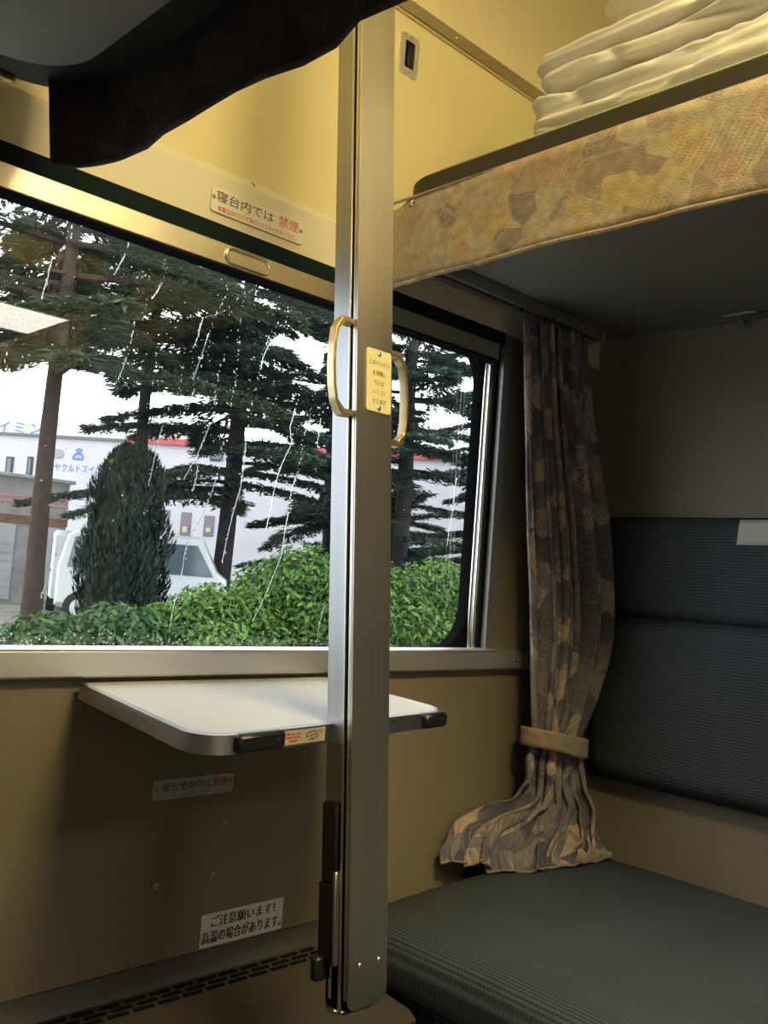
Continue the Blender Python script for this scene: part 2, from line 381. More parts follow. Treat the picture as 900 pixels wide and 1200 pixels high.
# ------------------------------------------------------------------ heater duct along the foot of the window wall
hd = empty('heater_cover', (.4, 1.0, 0)); tag(hd, 'long brown-grey steel heater cover along the foot of the window wall', 'heater')
def hpart(mb, name, m): bmesh.ops.translate(mb.bm, vec=(-.4, -1.0, 0), verts=mb.bm.verts); return mb.build(name, m, hd)
mb = MB(); mb.prism([(1.163, .0), (1.163, .366), (1.135, .362), (.93, .345), (.915, .335), (.915, .0)], 0, LX + .01, 1.02); hpart(mb, 'casing', M['duct'])
mb = MB(); mb.prism([(1.1635, .360), (1.1635, .394), (1.160, .394), (1.157, .378), (1.150, .366), (1.146, .360)], 0, LX + .01, 1.045); hpart(mb, 'back_flange', mat('dark_flange_steel', (.085, .08, .075), .5, .2, .1, 10))
mb = MB()
for k, (y, z) in enumerate(((1.138, .3632), (1.126, .3620), (1.114, .3610))):
    x = LX + .02 + (k % 2) * .012
    while x < 1.0:
        mb.box((x, y - .003, z - .002), (min(x + .030, 1.012), y + .003, z + .0012)); x += .038
hpart(mb, 'grille_slots', M['dark'])

# ------------------------------------------------------------------ folding table
T = {'bl': (.578, 1.150, .790), 'br': (1.005, 1.150, .790), 'fr': (.985, .862, .781), 'fl': (.545, .812, .779)}
tb = empty('folding_table', (.78, 1.15, .78)); tag(tb, 'pale laminate folding table with metal edge hinged under the window', 'table')
TO = Vector((.78, 1.15, .78))
def tpt(u, v, dz=0):      # u across 0..1, v from wall 0..1
    a = Vector(T['bl']).lerp(Vector(T['br']), u); b_ = Vector(T['fl']).lerp(Vector(T['fr']), u)
    p = a.lerp(b_, v); p.z += dz; return p - TO
def table_outline(inset):
    W_, D_ = .43, .32
    iu, iv = inset / W_, inset / D_
    r_u, r_v = max(.045 - inset, .004) / W_, max(.045 - inset, .004) / D_
    P = [(iu, 0), (1 - iu, 0)]
    for k in range(9):
        a = PI / 2 * k / 8; P.append((1 - iu - r_u + r_u * math.cos(a), 1 - iv - r_v + r_v * math.sin(a)))
    for k in range(9):
        a = PI / 2 + PI / 2 * k / 8; P.append((iu + r_u + r_u * math.cos(a), 1 - iv - r_v + r_v * math.sin(a)))
    return P
def slab(P, z0, z1):
    mb = MB(); A = [mb.bm.verts.new(tpt(u, v, z0)) for u, v in P]; B = [mb.bm.verts.new(tpt(u, v, z1)) for u, v in P]
    n = len(P); mb.bm.faces.new(A); mb.bm.faces.new(B[::-1])
    for i in range(n): mb.bm.faces.new((A[i], B[i], B[(i + 1) % n], A[(i + 1) % n]))
    bmesh.ops.recalc_face_normals(mb.bm, faces=mb.bm.faces); return mb
slab(table_outline(.004), -.016, .0008).build('tabletop', M['laminate'], tb)
P = table_outline(0); Q = table_outline(.005)
mb = MB(); rows = [[tpt(u, v, z) for u, v in poly] for poly, z in ((Q, .0012), (P, 0), (P, -.020), (Q, -.021))]
mb.grid([r_[1:] + [r_[0]] for r_ in rows]); mb.build('edge_trim', mat('brushed_edge_aluminium', (.52, .52, .53), .36, 1., .04, 6), tb, solid=.0012)
def front_box(u0, u1, z0, z1, out0, out1, name, m, bev=.003):
    mb = MB(); a, b_ = tpt(u0, 1), tpt(u1, 1); d = (b_ - a); ln = d.length; d.normalize(); nrm = Vector((d.y, -d.x, 0)).normalized(); up = d.cross(nrm) * -1
    xf = Matrix(((d.x, nrm.x, 0, a.x), (d.y, nrm.y, 0, a.y), (d.z, nrm.z, 1, a.z), (0, 0, 0, 1)))
    mb.box((0, out0, z0), (ln, out1, z1), bev, 1, xf); return mb.build(name, m, tb), xf, ln
for (u0, u1) in ((.105, .265), (.855, .965)):
    c, xf, ln = front_box(u0, u1, -.019, .001, -.004, .010, 'corner_bumper', M['plastic'], .004)
    mb = MB()
    for q in (.28, .80): MB().sphere((ln * q, .010, -.009), .0018, 1, .5, 1, 8, xf).build('screw', M['plastic'], c)
stk, xf, ln = front_box(.272, .425, -.018, -.002, .0004, .0014, 'sticker', mat('faded_beige_sticker', (.42, .38, .31), .5), 0)
tx = xf @ Matrix.Translation((0, .0016, -.010)) @ Matrix.Rotation(PI / 2, 4, 'X')
mb = MB()
tx2 = xf @ Matrix(((1, 0, 0, 0), (0, 0, 1, .0016), (0, 1, 0, -.010), (0, 0, 0, 1)))
def bars(mb, segs, th):
    for (x0, y0, x1, y1) in segs:
        d = Vector((x1 - x0, y1 - y0, 0)); n_ = Vector((-d.y, d.x, 0)).normalized() * th
        vs_ = [mb.bm.verts.new(tx2 @ (Vector((x, y, 0)) + n_ * k)) for x, y, k in ((x0, y0, 1), (x1, y1, 1), (x1, y1, -1), (x0, y0, -1))]
        mb.bm.faces.new(vs_)
bars(mb, [(.036, .003, .050, .005), (.036, -.001, .052, .001), (.040, -.005, .056, -.002), (.050, .005, .056, -.002), (.044, -.002, .049, -.006), (.036, .003, .036, -.001)], .0005)
mb.build('pictogram', M['ink'], stk)
mb = MB(); bars(mb, [(.004, .004, .010, .004), (.012, .004, .017, .004), (.019, .004, .026, .004), (.004, .0, .014, .0), (.016, .0, .026, .0), (.008, -.004, .022, -.004), (.057, .004, .061, .004)], .0009)
mb.build('red_lettering', M['red'], stk)
# hinge bracket and stay under the top
mb = MB()
def tbx(u0, u1, v0, v1, z0, z1, bev=.002):
    a = tpt(u0, v0); b_ = tpt(u1, v1)
    mb.box((min(a.x, b_.x), min(a.y, b_.y), a.z + z0), (max(a.x, b_.x), max(a.y, b_.y), a.z + z1), bev)
tbx(.30, .34, .0, .85, -.034, -.016); tbx(.64, .68, 0, .9, -.034, -.016); tbx(.30, .68, .82, .88, -.032, -.016)
mb.build('stay_bracket', M['greymetal'], tb)
mb = MB(); mb.tube([tpt(.05, -.01, -.012), tpt(.95, -.01, -.012)], .007, 10); mb.build('hinge', M['greymetal'], tb)

# ------------------------------------------------------------------ folding ladder post
lad = empty('folding_ladder', (.745, .770, .470), (-math.atan(.095), 0, 0))
tag(lad, 'folded stainless steel berth ladder standing like a post before the window', 'ladder')
LL = 1.60
mb = MB(); mb.prism(rrect(0, .061, 0, LL, [0, 0, .012, .016], 6), 1, .0, .004, bev=.001)
mb.box((.056, .004, .012), (.061, .016, LL)); mb.box((.0, .004, .012), (.002, .0085, LL))
fr_ = mb.build('front_rail', M['steel'], lad, angle=22)
mb = MB()
for x in (.017, .047): MB().sphere((x, -.0005, .047), .0042, 1, .35, 1, 10).build('rivet', M['steel'], fr_)
mb = MB(); mb.box((.003, .0045, .02), (.055, .013, LL)); mb.build('dark_gap', M['dark'], lad)  # dark box standing in for the shade in the gap between rails
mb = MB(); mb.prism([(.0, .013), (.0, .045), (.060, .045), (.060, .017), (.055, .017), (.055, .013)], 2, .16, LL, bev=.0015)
rr_ = mb.build('rear_rail', M['steelshade'], lad, angle=22)
mb = MB()
for z in (1.305, 1.325): MB().sphere((-.0003, .021, z), .003, .35, 1, 1, 10).build('rivet', M['gold'], rr_)
mb = MB(); mb.box((-.0022, .012, .0), (.0, .0155, LL - .01), .0006); mb.build('edge_bead', M['steel'], rr_)
# foot: chrome shoe under the black sleeve
mb = MB(); mb.prism(rrect(.013, .043, -.006, .16, [0, 0, .010, .010], 5), 0, .003, .057); shoe = mb.build('foot_shoe', M['dark'], lad)
mb = MB(); mb.box((-.001, .0145, .0), (.004, .019, .055), .001); mb.box((-.001, .030, .008), (.004, .035, .055), .001); mb.box((-.001, .012, -.008), (.05, .040, -.001), .002)
mb.build('foot_clip', M['chrome'], shoe)
mb = MB(); mb.box((-.007, .0165, .045), (.0, .048, .135), .002); mb.box((-.006, .0185, .135), (.0, .046, .225), .003)
sl = mb.build('lock_sleeve', M['plastic'], lad)
mb = MB(); mb.box((-.0085, .0155, .048), (-.002, .0205, .150), .001); mb.build('latch_bar', M['steel'], sl)
mb = MB(); mb.box((-.020, .034, .028), (-.002, .046, .055), .003); mb.build('latch_knob', M['plastic'], sl)
# pull handles, a flat D on either flank
for sgn, x0, yy, zc in ((-1, 0.0, .012, .7475), (1, .061, .010, .722)):
    mb = MB(); h_, out = .058, .030
    path = [(0, h_ - .0), (out * .55, h_ + .001), (out * .9, h_ - .012), (out * 1.02, h_ * .45), (out * 1.06, 0), (out * 1.02, -h_ * .45), (out * .9, -h_ + .012), (out * .55, -h_ - .001), (0, -h_)]
    # flat strap swept along the path
    fine = []
    for i in range(len(path) - 1):
        for k in range(4): q = k / 4; fine.append((path[i][0] * (1 - q) + path[i + 1][0] * q, path[i][1] * (1 - q) + path[i + 1][1] * q))
    fine.append(path[-1]); rows = []
    for i, (a, z) in enumerate(fine):
        p0, p1 = fine[max(i - 1, 0)], fine[min(i + 1, len(fine) - 1)]; tx_, tz_ = p1[0] - p0[0], p1[1] - p0[1]; l_ = math.hypot(tx_, tz_); nx, nz = tz_ / l_, -tx_ / l_
        th = .0045 + .004 * max(0, (abs(z) - .044) / .014)
        th = min(th, .008); wd_ = .007
        ring = []
        for (s1, s2) in ((1, 1), (1, -1), (-1, -1), (-1, 1)):
            ring.append(Vector((x0 + sgn * (a + nx * th * s1 * .5), yy + wd_ * s2, zc + z + nz * th * s1 * .5)))
        rows.append(ring)
    V = mb.grid(rows, closed=True); mb.bm.faces.new(V[0]); mb.bm.faces.new(V[-1][::-1])
    bmesh.ops.recalc_face_normals(mb.bm, faces=mb.bm.faces)
    bmesh.ops.bevel(mb.bm, geom=[e for e in mb.bm.edges if e.calc_face_angle(0) > .9], offset=.0012, segments=2, affect='EDGES')
    mb.build('pull_handle', M['gold'], lad)
# engraved instruction plate
mb = MB(); mb.prism(rrect(.014, .057, .695, .776, .004, 4), 1, -.0022, .0003, bev=.0006)
pl = mb.build('instruction_plate', M['plate'], lad)
mb = MB()
for s, z in (('このハンドル', .758), ('を両側に', .745), ('引けば', .733), ('ハシゴに', .721), ('なります', .709)):
    text_into(mb, s, .0058 * len(s), .0062, Matrix.Translation((.0355, -.0022, z)) @ Matrix.Rotation(PI / 2, 4, 'X'), .01)
mb.build('lettering', mat('brown_engraving', (.10, .08, .04), .6), pl)
mb = MB()
for z in (.7705, .7005): MB().sphere((.0355, -.0022, z), .0035, 1, .45, 1, 10).build('screw', M['chrome'], pl)

# ------------------------------------------------------------------ signs and small fittings on the window wall
sg = empty('no_smoking_sign', (.80, 1.160, 1.497)); tag(sg, 'ivory plate with black and red Japanese lettering above the window', 'sign')
mb = MB(); mb.prism(rrect(-.087, .087, -.0185, .0185, .004, 4), 1, -.003, .0, bev=.0006); mb.build('plate', M['white'], sg)
mb = MB(); text_into(mb, '寝台内では', .106, .0165, Matrix.Translation((-.026, -.003, .0065)) @ Matrix.Rotation(PI / 2, 4, 'X'), .012); mb.build('black_lettering', M['ink'], sg)
mb = MB(); text_into(mb, '禁煙', .040, .0175, Matrix.Translation((.0570, -.003, .0065)) @ Matrix.Rotation(PI / 2, 4, 'X'), .016)
text_into(mb, '貴重品はかならず身につけておやすみください', .150, .0085, Matrix.Translation((0, -.003, -.0115)) @ Matrix.Rotation(PI / 2, 4, 'X'), .012)
mb.build('red_lettering', M['red'], sg)
mb = MB()
for x in (-.083, .082): MB().sphere((x, -.003, .0035), .0035, 1, .4, 1, 10).build('rivet', M['greymetal'], sg)
def screw(x, y, z, label, r=.0045, group=None):
    mb = MB(); mb.sphere((0, 0, 0), r, 1, .45, 1, 12); s = mb.build('screw', M['steel'], None); s.location = (x, y, z); tag(s, label, 'screw', group)
    mb = MB(); mb.box((-r * .8, -r * .5, -r * .12), (r * .8, -r * .36, r * .12), 0, 1, Matrix.Rotation(.6, 4, 'Y')); mb.build('slot', M['ink'], s)
screw(.790, 1.1675, 1.5465, 'small screw in the bright ledge above the ivory sign')
sg = empty('no_smoking_sign', (.778, WY, .635)); tag(sg, 'narrow grey metal sign with Japanese lettering on the wall under the table', 'sign')
mb = MB(); mb.prism(rrect(-.069, .069, -.0145, .0145, .003, 3), 1, -.002, 0, bev=.0005); mb.build('plate', M['greyplate'], sg)
mb = MB(); text_into(mb, '寝台使用中は', .082, .0125, Matrix.Translation((-.013, -.002, .003)) @ Matrix.Rotation(PI / 2, 4, 'X'), .012); mb.build('black_lettering', M['ink'], sg)
mb = MB(); text_into(mb, '禁煙', .026, .0125, Matrix.Translation((.044, -.002, .003)) @ Matrix.Rotation(PI / 2, 4, 'X'), .012)
text_into(mb, 'No smoking in bed', .064, .0045, Matrix.Translation((-.004, -.002, -.0095)) @ Matrix.Rotation(PI / 2, 4, 'X'), .0); mb.build('red_lettering', M['red'], sg)
mb = MB()
for x in (-.063, .063): MB().sphere((x, -.002, .002), .0032, 1, .4, 1, 10).build('rivet', M['greymetal'], sg)
st = empty('caution_sticker', (.888, WY, .4205)); tag(st, 'white sticker with bold black Japanese warning just above the heater cover', 'sticker')
MB().box((-.076, -.0008, -.0245), (.076, .0002, .0235)).build('film', M['paper'], st, smooth=False)
mb = MB(); text_into(mb, 'ご注意願います！', .118, .0165, Matrix.Translation((0, -.0008, .0115)) @ Matrix.Rotation(PI / 2, 4, 'X'), .022)
text_into(mb, '高温の場合があります。', .146, .018, Matrix.Translation((0, -.0008, -.0105)) @ Matrix.Rotation(PI / 2, 4, 'X'), .022); mb.build('lettering', M['ink'], st)
screw(.718, WY, .573, 'upper left screw in the dim wall below the grey sign'); screw(.838, WY, .574, 'upper right screw in the dim wall below the grey sign')
screw(.730, WY, .500, 'lower left screw in the dim wall below the grey sign'); screw(.825, WY, .501, 'screw in the dim wall close above the white sticker')
# flush latch in the upper wall
lt = empty('flush_latch', (1.106, 1.176, 1.905)); tag(lt, 'small chrome flush latch with dark slot high on the yellow wall', 'latch')
mb = MB(); A = rrect(-.024, .024, -.039, .039, .010, 5); B = rrect(-.012, .012, -.025, .025, .003, 5)
mb.grid([[Vector((x, y, z)) for x, z in P_] for y, P_ in ((.0, A), (-.004, [(x * .96, z * .97) for x, z in A]), (-.004, B), (.0005, B))], closed=True); mb.build('frame', M['alu'], lt)
MB().box((-.0125, -.0012, -.0255), (.0125, -.0004, .0255)).build('slot', M['dark'], lt)
mb = MB(); mb.box((-.003, -.003, -.021), (.010, -.001, .021), .0008); mb.build('bolt', M['plastic'], lt)
mb = MB()
for z in (-.032, .032): MB().sphere((0, -.004, z), .003, 1, .5, 1, 8).build('screw', M['greymetal'], lt)

# ------------------------------------------------------------------ right lower berth
lb = empty('lower_berth', (1.40, .15, 0)); tag(lb, 'teal grey upholstered lower berth seat beside the window', 'berth')
def lbp(mb, name, m, **k): bmesh.ops.translate(mb.bm, vec=(-1.40, -.15, 0), verts=mb.bm.verts); return mb.build(name, m, lb, **k)
# cushion: rounded front roll, slightly crowned top
sec = [(1.075, .318), (1.058, .325), (1.048, .345), (1.046, .375), (1.053, .398), (1.068, .412), (1.09, .4185)]
for k in range(9): u = k / 8; sec.append((1.12 + u * .60, .4205 + .006 * math.sin(PI * u)))
sec += [(1.737, .415), (1.745, .40), (1.747, .34), (1.74, .318)]
mb = MB(); rows = []
for i in range(49):
    v = i / 48; y = -.80 + v * 1.945
    e = min(v, 1 - v) * 1.945; q = min(1, e / .03); q = math.sqrt(max(0, 1 - (1 - q) ** 2))
    rows.append([Vector((1.40 + (x - 1.40) * (.955 + .045 * q), y, .318 + (z - .318) * (.62 + .38 * q) + .0025 * noise.noise((x * 5, y * 4, 1)))) for x, z in sec])
V = mb.grid(rows, closed=True); mb.bm.faces.new(V[0][::-1]); mb.bm.faces.new(V[-1]); bmesh.ops.recalc_face_normals(mb.bm, faces=mb.bm.faces)
lbp(mb, 'seat_cushion', M['cush'], angle=70)
mb = MB(); mb.box((1.095, -.80, .03), (1.747, 1.150, .315), .004); bs = lbp(mb, 'base', M['base'])
mb = MB(); mb.box((1.085, -.80, .285), (1.10, 1.15, .316), .002); bmesh.ops.translate(mb.bm, vec=(-1.40, -.15, 0), verts=mb.bm.verts); mb.build('front_rail', M['greymetal'], bs)
mb = MB()
for k in range(30):
    y = .30 + k * .028
    mb.box((1.0935, y, .12), (1.0965, y + .012, .27))
bmesh.ops.translate(mb.bm, vec=(-1.40, -.15, 0), verts=mb.bm.verts); mb.build('vent_slots', M['dark'], bs)
# seat back on the partition
sb = empty('seat_back', (1.752, .15, .60)); tag(sb, 'dark teal padded seat back panel on the right partition', 'seat back')
def pad(z0, z1, th, name):
    mb = MB(); rows = []; N = 14
    sec = []
    for k in range(N + 1):
        u = k / N; z = z0 + (z1 - z0) * u; q = min(u, 1 - u) * (z1 - z0); e = min(1, q / .03); sec.append((PX - .012 - (th - .012) * math.sqrt(max(0, 1 - (1 - e) ** 2)), z))
    sec = [(PX - .001, z0)] + sec + [(PX - .001, z1)]
    for i in range(41):
        v = i / 40; y = -.80 + 1.92 * v; e = min(v, 1 - v) * 1.92; q = min(1, e / .03); q = math.sqrt(max(0, 1 - (1 - q) ** 2))
        rows.append([Vector((PX - .001 - (PX - .001 - x) * (.4 + .6 * q), y, z)) for x, z in sec])
    V = mb.grid(rows, closed=True); mb.bm.faces.new(V[0][::-1]); mb.bm.faces.new(V[-1]); bmesh.ops.recalc_face_normals(mb.bm, faces=mb.bm.faces)
    bmesh.ops.translate(mb.bm, vec=(-1.752, -.15, -.60), verts=mb.bm.verts); return mb.build(name, M['back'], sb, angle=60)
pad(.918, 1.128, .036, 'upper_pad'); pad(.575, .919, .050, 'lower_pad')
tg = empty('antimacassar_tag', (PX - .038, .757, 1.097)); tag(tg, 'small white cloth tag on the top edge of the seat back', 'cloth tag')
mb = MB(); rows = []
for k in range(7):
    z = .024 - k * .008; rows.append([Vector((-.0012 - .001 * math.sin(j * .9 + k * .3), -.06 + j * .0145 + .0006 * k, z)) for j in range(8)])
mb.grid(rows); mb.build('cloth', M['tag'], tg, solid=.0012)
mb = MB(); mb.tube([(-.0028, -.058, .0205), (-.0028, .040, .0205)], .0007, 6); mb.build('stitching', mat('grey_thread', (.35, .35, .34), .9), tg)

# ------------------------------------------------------------------ upper berths
def valance(path_top, path_bot, name, parent, m, off, nz=10, rip=.004):
    """cloth skirt between two plan paths; path points (x,y,z); uv in metres"""
    mb = MB(); P = []; U = []
    n = len(path_top); s = [0]
    for i in range(1, n): s.append(s[-1] + (Vector(path_top[i]) - Vector(path_top[i - 1])).length)
    for k in range(nz + 1):
        q = k / nz; row = []; ur = []
        for i in range(n):
            p = Vector(path_top[i]).lerp(Vector(path_bot[i]), q)
            a = Vector(path_top[max(i - 1, 0)]); b_ = Vector(path_top[min(i + 1, n - 1)]); d = (b_ - a).normalized(); nn = Vector((d.y, -d.x, 0))
            w = rip * q * (noise.noise((s[i] * 9, q * 1.2, 3.1)) + .6 * noise.noise((s[i] * 22, q, 7)))
            p = p + nn * w; p.z += .004 * q * noise.noise((s[i] * 6, 0, 5))
            row.append(p - Vector(off)); ur.append((s[i], q * .16))
        P.append(row); U.append(ur)
    mb.grid(P, U); v = mb.build(name, m, parent, solid=.004, angle=80)
    mb = MB(); hem = [P[-1][i] + Vector((0, 0, .001)) for i in range(n)]; mb.tube(hem, .0036, 8); 
    uvl = mb.bm.loops.layers.uv.new('UVMap')
    for f in mb.bm.faces:
        for l in f.loops: l[uvl].uv = (l.vert.co.y, l.vert.co.z)
    mb.build('hem', m, v); return v
def plan_slab(poly, z0, z1, bev): return MB().prism(poly, 2, z0, z1, bev=bev)
ub = empty('upper_berth', (1.40, .15, 1.5)); tag(ub, 'right upper berth with gold patterned valance and dark mattress edge', 'berth')
def ubp(mb, name, m, parent=None, **k): bmesh.ops.translate(mb.bm, vec=(-1.40, -.15, -1.5), verts=mb.bm.verts); return mb.build(name, m, parent or ub, **k)
ubp(plan_slab(rrect(1.075, PX - .001, -.80, 1.155, [0, .03, 0, 0]), 1.535, 1.575, .002), 'underside_panel', M['under'])
ubp(plan_slab(rrect(1.054, PX - .002, .125, 1.128, [0, .075, 0, 0], 10), 1.575, 1.632, .005), 'mattress_edge', M['edge'])
# mattress top, crowned, with ribbed ticking
mb = MB(); mb.prism(rrect(1.064, PX - .003, .135, 1.118, [0, .09, 0, 0], 10), 2, 1.624, 1.641, bev=.007); ubp(mb, 'mattress_top', M['matt'], angle=60)
ys = [-.80 + i * 1.95 / 90 for i in range(91)]
tp = [(1.046 + .003 * math.sin(y * 7), y, 1.594 - (.012 if y > 1.09 else 0) - (.019 if y < .12 else 0)) for y in ys]
bt = [(1.058 + .006 * math.sin(y * 5 + 1), y, 1.454) for y in ys]
vv = valance(tp, bt, 'valance', ub, M['val'], (1.40, .15, 1.5))
mb = MB()
for y, z in ((.483, 1.588), (.80, 1.592), (1.075, 1.585)): ubp(MB().sphere((1.047, y, z), .006, .5, 1, 1, 10), 'snap', M['chrome'], vv)
mb = MB(); mb.tube([(1.046, y, 1.594 if y > .12 else 1.575) for y in ys], .0025, 6)
uvl = mb.bm.loops.layers.uv.new('UVMap')
for f in mb.bm.faces:
    for l in f.loops: l[uvl].uv = (l.vert.co.y, l.vert.co.z)
ubp(mb, 'top_binding', M['val'], vv)

ul = empty('upper_berth', (.10, .15, 1.5)); tag(ul, 'dark underside of the left upper berth with its valance hanging at top left', 'berth')
def ulp(mb, name, m, parent=None, **k): bmesh.ops.translate(mb.bm, vec=(-.10, -.15, -1.5), verts=mb.bm.verts); return mb.build(name, m, parent or ul, **k)
ulp(plan_slab(rrect(LX + .001, .425, -.80, 1.032, [.085, 0, 0, 0], 10), 1.500, 1.53, .004), 'underside_panel', mat('grey_left_berth_underside', (.26, .25, .24), .7, 0, .08, 5))
ulp(plan_slab(rrect(LX + .001, .478, -.80, 1.095, [.10, 0, 0, 0], 10), 1.512, 1.60, .006), 'berth_frame', M['edge'])
ulp(plan_slab(rrect(LX + .002, .472, -.80, 1.09, [.10, 0, 0, 0], 10), 1.60, 1.645, .008), 'mattress', M['matt'])
def lpath(x, ye, r, z, xend):
    P = [(x, -.80 + (ye - r + .80) * i / 40, z) for i in range(41)]
    for k in range(1, 15): a = xend * k / 14; P.append((x - r + r * math.cos(a), ye - r + r * math.sin(a), z))
    return P
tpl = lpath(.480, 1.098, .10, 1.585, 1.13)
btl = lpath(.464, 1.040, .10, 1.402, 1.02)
vl = valance(tpl, btl, 'valance', ul, M['valshade'], (.10, .15, 1.5), 10, .012)
mb = MB(); mb.sphere((.380, 1.085, 1.507), .007, 1.6, .6, .7, 10); ulp(mb, 'snap', M['gold'], vl)

# folded bedding on the right upper berth
def soft(name, x0, x1, y0, y1, z0, z1, seed, wr=.005, ends=.05, folds=1, pw=.42):
    """a folded stack of cloth: rounded section swept along Y, with lengthwise creases, fold lips and a puffed end"""
    mb = MB(); rows = []; NS, NT = 150, 120
    hx, hz = (x1 - x0) / 2, (z1 - z0) / 2
    for i in range(NS + 1):
        v = i / NS; y = y0 + (y1 - y0) * v
        e = min(v, 1 - v) * (y1 - y0); q = min(1, e / ends); q = math.sqrt(max(0.0, 1 - (1 - q) ** 2)); q = .25 + .75 * q
        row = []
        for j in range(NT):
            a = 2 * PI * j / NT; ca, sa = math.cos(a), math.sin(a)
            cx = math.copysign(abs(ca) ** pw, ca) * hx; cz = math.copysign(abs(sa) ** (pw * 1.5), sa) * hz
            cx -= math.copysign(min(abs(cx), (1 - q) * hz * .9), cx); cz *= q
            p = Vector(((x0 + x1) / 2 + cx, y, (z0 + z1) / 2 + cz))
            d = Vector((ca, 0, sa)); hh = (p.z - z0) / (z1 - z0)
            # fold lips along the front: grooves that wander slowly
            g = 0
            for k in range(1, folds + 1):
                c_ = k / (folds + 1) + .10 * math.sin(y * 3.1 + seed + k) + .05 * noise.noise((y * 7, seed, k)); g -= math.exp(-((hh - c_) / .055) ** 2) * (1.1 if ca < 0 else .3)
            # slanting creases, sharp on one side
            t1 = noise.noise((y * 3.2 + hh * 1.1 + seed, hh * 2.6 - y * 1.3, seed)); t1 = 1 - abs(t1) * 2.4; t1 = max(0, t1) ** 3
            t2 = noise.noise((y * 6.5 - hh * 2.0, hh * 4.5 + seed, seed * 2 + p.x * 2)); t2 = max(0, 1 - abs(t2) * 3) ** 2
            t3 = noise.noise((y * 2.2, hh * 1.3 + p.x * 2, seed * 3))
            endw = max(0, 1 - e / .09); t4 = noise.noise((hh * 9 + seed, y * 11, p.x * 9)) * endw
            p += d * (wr * (1.2 * g + 1.0 * t1 - .8 * t2 + .9 * t3 + 1.3 * t4))
            p.y += endw * wr * 1.6 * noise.noise((hh * 7 + seed, p.x * 6, 1)) * (1 if v > .5 else -1)
            p.z = max(p.z, z0 + .001)
            row.append(p)
        rows.append(row)
    V = mb.grid(rows, closed=True); mb.bm.faces.new(V[0][::-1]); mb.bm.faces.new(V[-1]); bmesh.ops.recalc_face_normals(mb.bm, faces=mb.bm.faces)
    ox, oy = (x0 + x1) / 2, (y0 + y1) / 2
    bmesh.ops.translate(mb.bm, vec=(-ox, -oy, -z0), verts=mb.bm.verts)
    o = mb.build(name, M['linen'], None, angle=180); o.location = (ox, oy, z0); return o
tag(soft('folded_duvet', 1.090, 1.62, .150, .885, 1.643, 1.732, 2.3, .010, .035, 1), 'thick folded white duvet lying directly on the upper berth mattress', 'bedding')
tag(soft('folded_sheet', 1.098, 1.60, .165, .882, 1.7335, 1.795, 8.1, .010, .030, 1), 'folded white sheet lying on the thick duvet under the pillow', 'bedding')
tag(soft('pillow', 1.135, 1.58, .185, .790, 1.796, 1.955, 5.4, .013, .09, 0, .55), 'puffy white pillow on top of the folded bedding', 'pillow')

# ------------------------------------------------------------------ curtain, rail, holdback, coat hook
cr_ = MB()
cr_.prism([(1.118, 1.512), (1.118, 1.534), (1.148, 1.534), (1.148, 1.512), (1.140, 1.512), (1.140, 1.528), (1.126, 1.528), (1.126, 1.512)], 0, 1.085, 1.70)
crl = empty('curtain_rail', (1.40, 1.133, 1.52)); tag(crl, 'thin dark metal curtain rail under the right upper berth along the window wall', 'curtain rail')
bmesh.ops.translate(cr_.bm, vec=(-1.40, -1.133, -1.52), verts=cr_.bm.verts); cr_.build('track', M['greymetal'], crl)
mb = MB(); mb.box((1.690, 1.112, 1.506), (1.702, 1.154, 1.534), .002); bmesh.ops.translate(mb.bm, vec=(-1.40, -1.133, -1.52), verts=mb.bm.verts); mb.build('end_stop', M['steel'], crl)
rows_def = [  # z-ordered: left edge, right edge, fold depth, fold direction blend (0 = out from wall, 1 = up)
    ((1.408, 1.118, 1.490), (1.625, 1.112, 1.490), .022, 0), ((1.410, 1.115, 1.44), (1.622, 1.108, 1.44), .026, 0), ((1.420, 1.110, 1.30), (1.645, 1.100, 1.30), .030, 0),
    ((1.440, 1.105, 1.10), (1.690, 1.080, 1.10), .033, 0), ((1.462, 1.100, .95), (1.706, 1.072, .95), .034, 0), ((1.474, 1.098, .85), (1.705, 1.070, .85), .032, 0), ((1.486, 1.096, .74), (1.662, 1.070, .74), .026, 0),
    ((1.500, 1.098, .665), (1.618, 1.075, .665), .024, 0), ((1.492, 1.100, .625), (1.622, 1.072, .62), .026, .03),
    ((1.488, 1.108, .585), (1.640, 1.066, .570), .028, .1), ((1.478, 1.120, .556), (1.664, 1.056, .525), .030, .3), ((1.425, 1.132, .548), (1.680, 1.046, .485), .034, .6), ((1.365, 1.138, .538), (1.685, 1.040, .455), .036, .8), ((1.322, 1.138, .518), (1.686, 1.038, .441), .034, .85), ((1.304, 1.134, .488), (1.688, 1.034, .434), .030, .85), ((1.299, 1.130, .460), (1.690, 1.030, .431), .024, .85)]
def catmull(K, s):
    n = len(K) - 1; x = s * n; i = min(int(x), n - 1); t_ = x - i
    g = lambda k: K[max(0, min(n, k))]
    p0, p1, p2, p3 = g(i - 1), g(i), g(i + 1), g(i + 2)
    return [.5 * (2 * b_ + (c_ - a_) * t_ + (2 * a_ - 5 * b_ + 4 * c_ - d_) * t_ ** 2 + (3 * b_ - a_ - 3 * c_ + d_) * t_ ** 3) for a_, b_, c_, d_ in zip(p0, p1, p2, p3)]
K = [list(a) + list(b_) + [d, e] for a, b_, d, e in rows_def]
NR, NC = 130, 220; P = []; U = []; acc = 0; prev = None
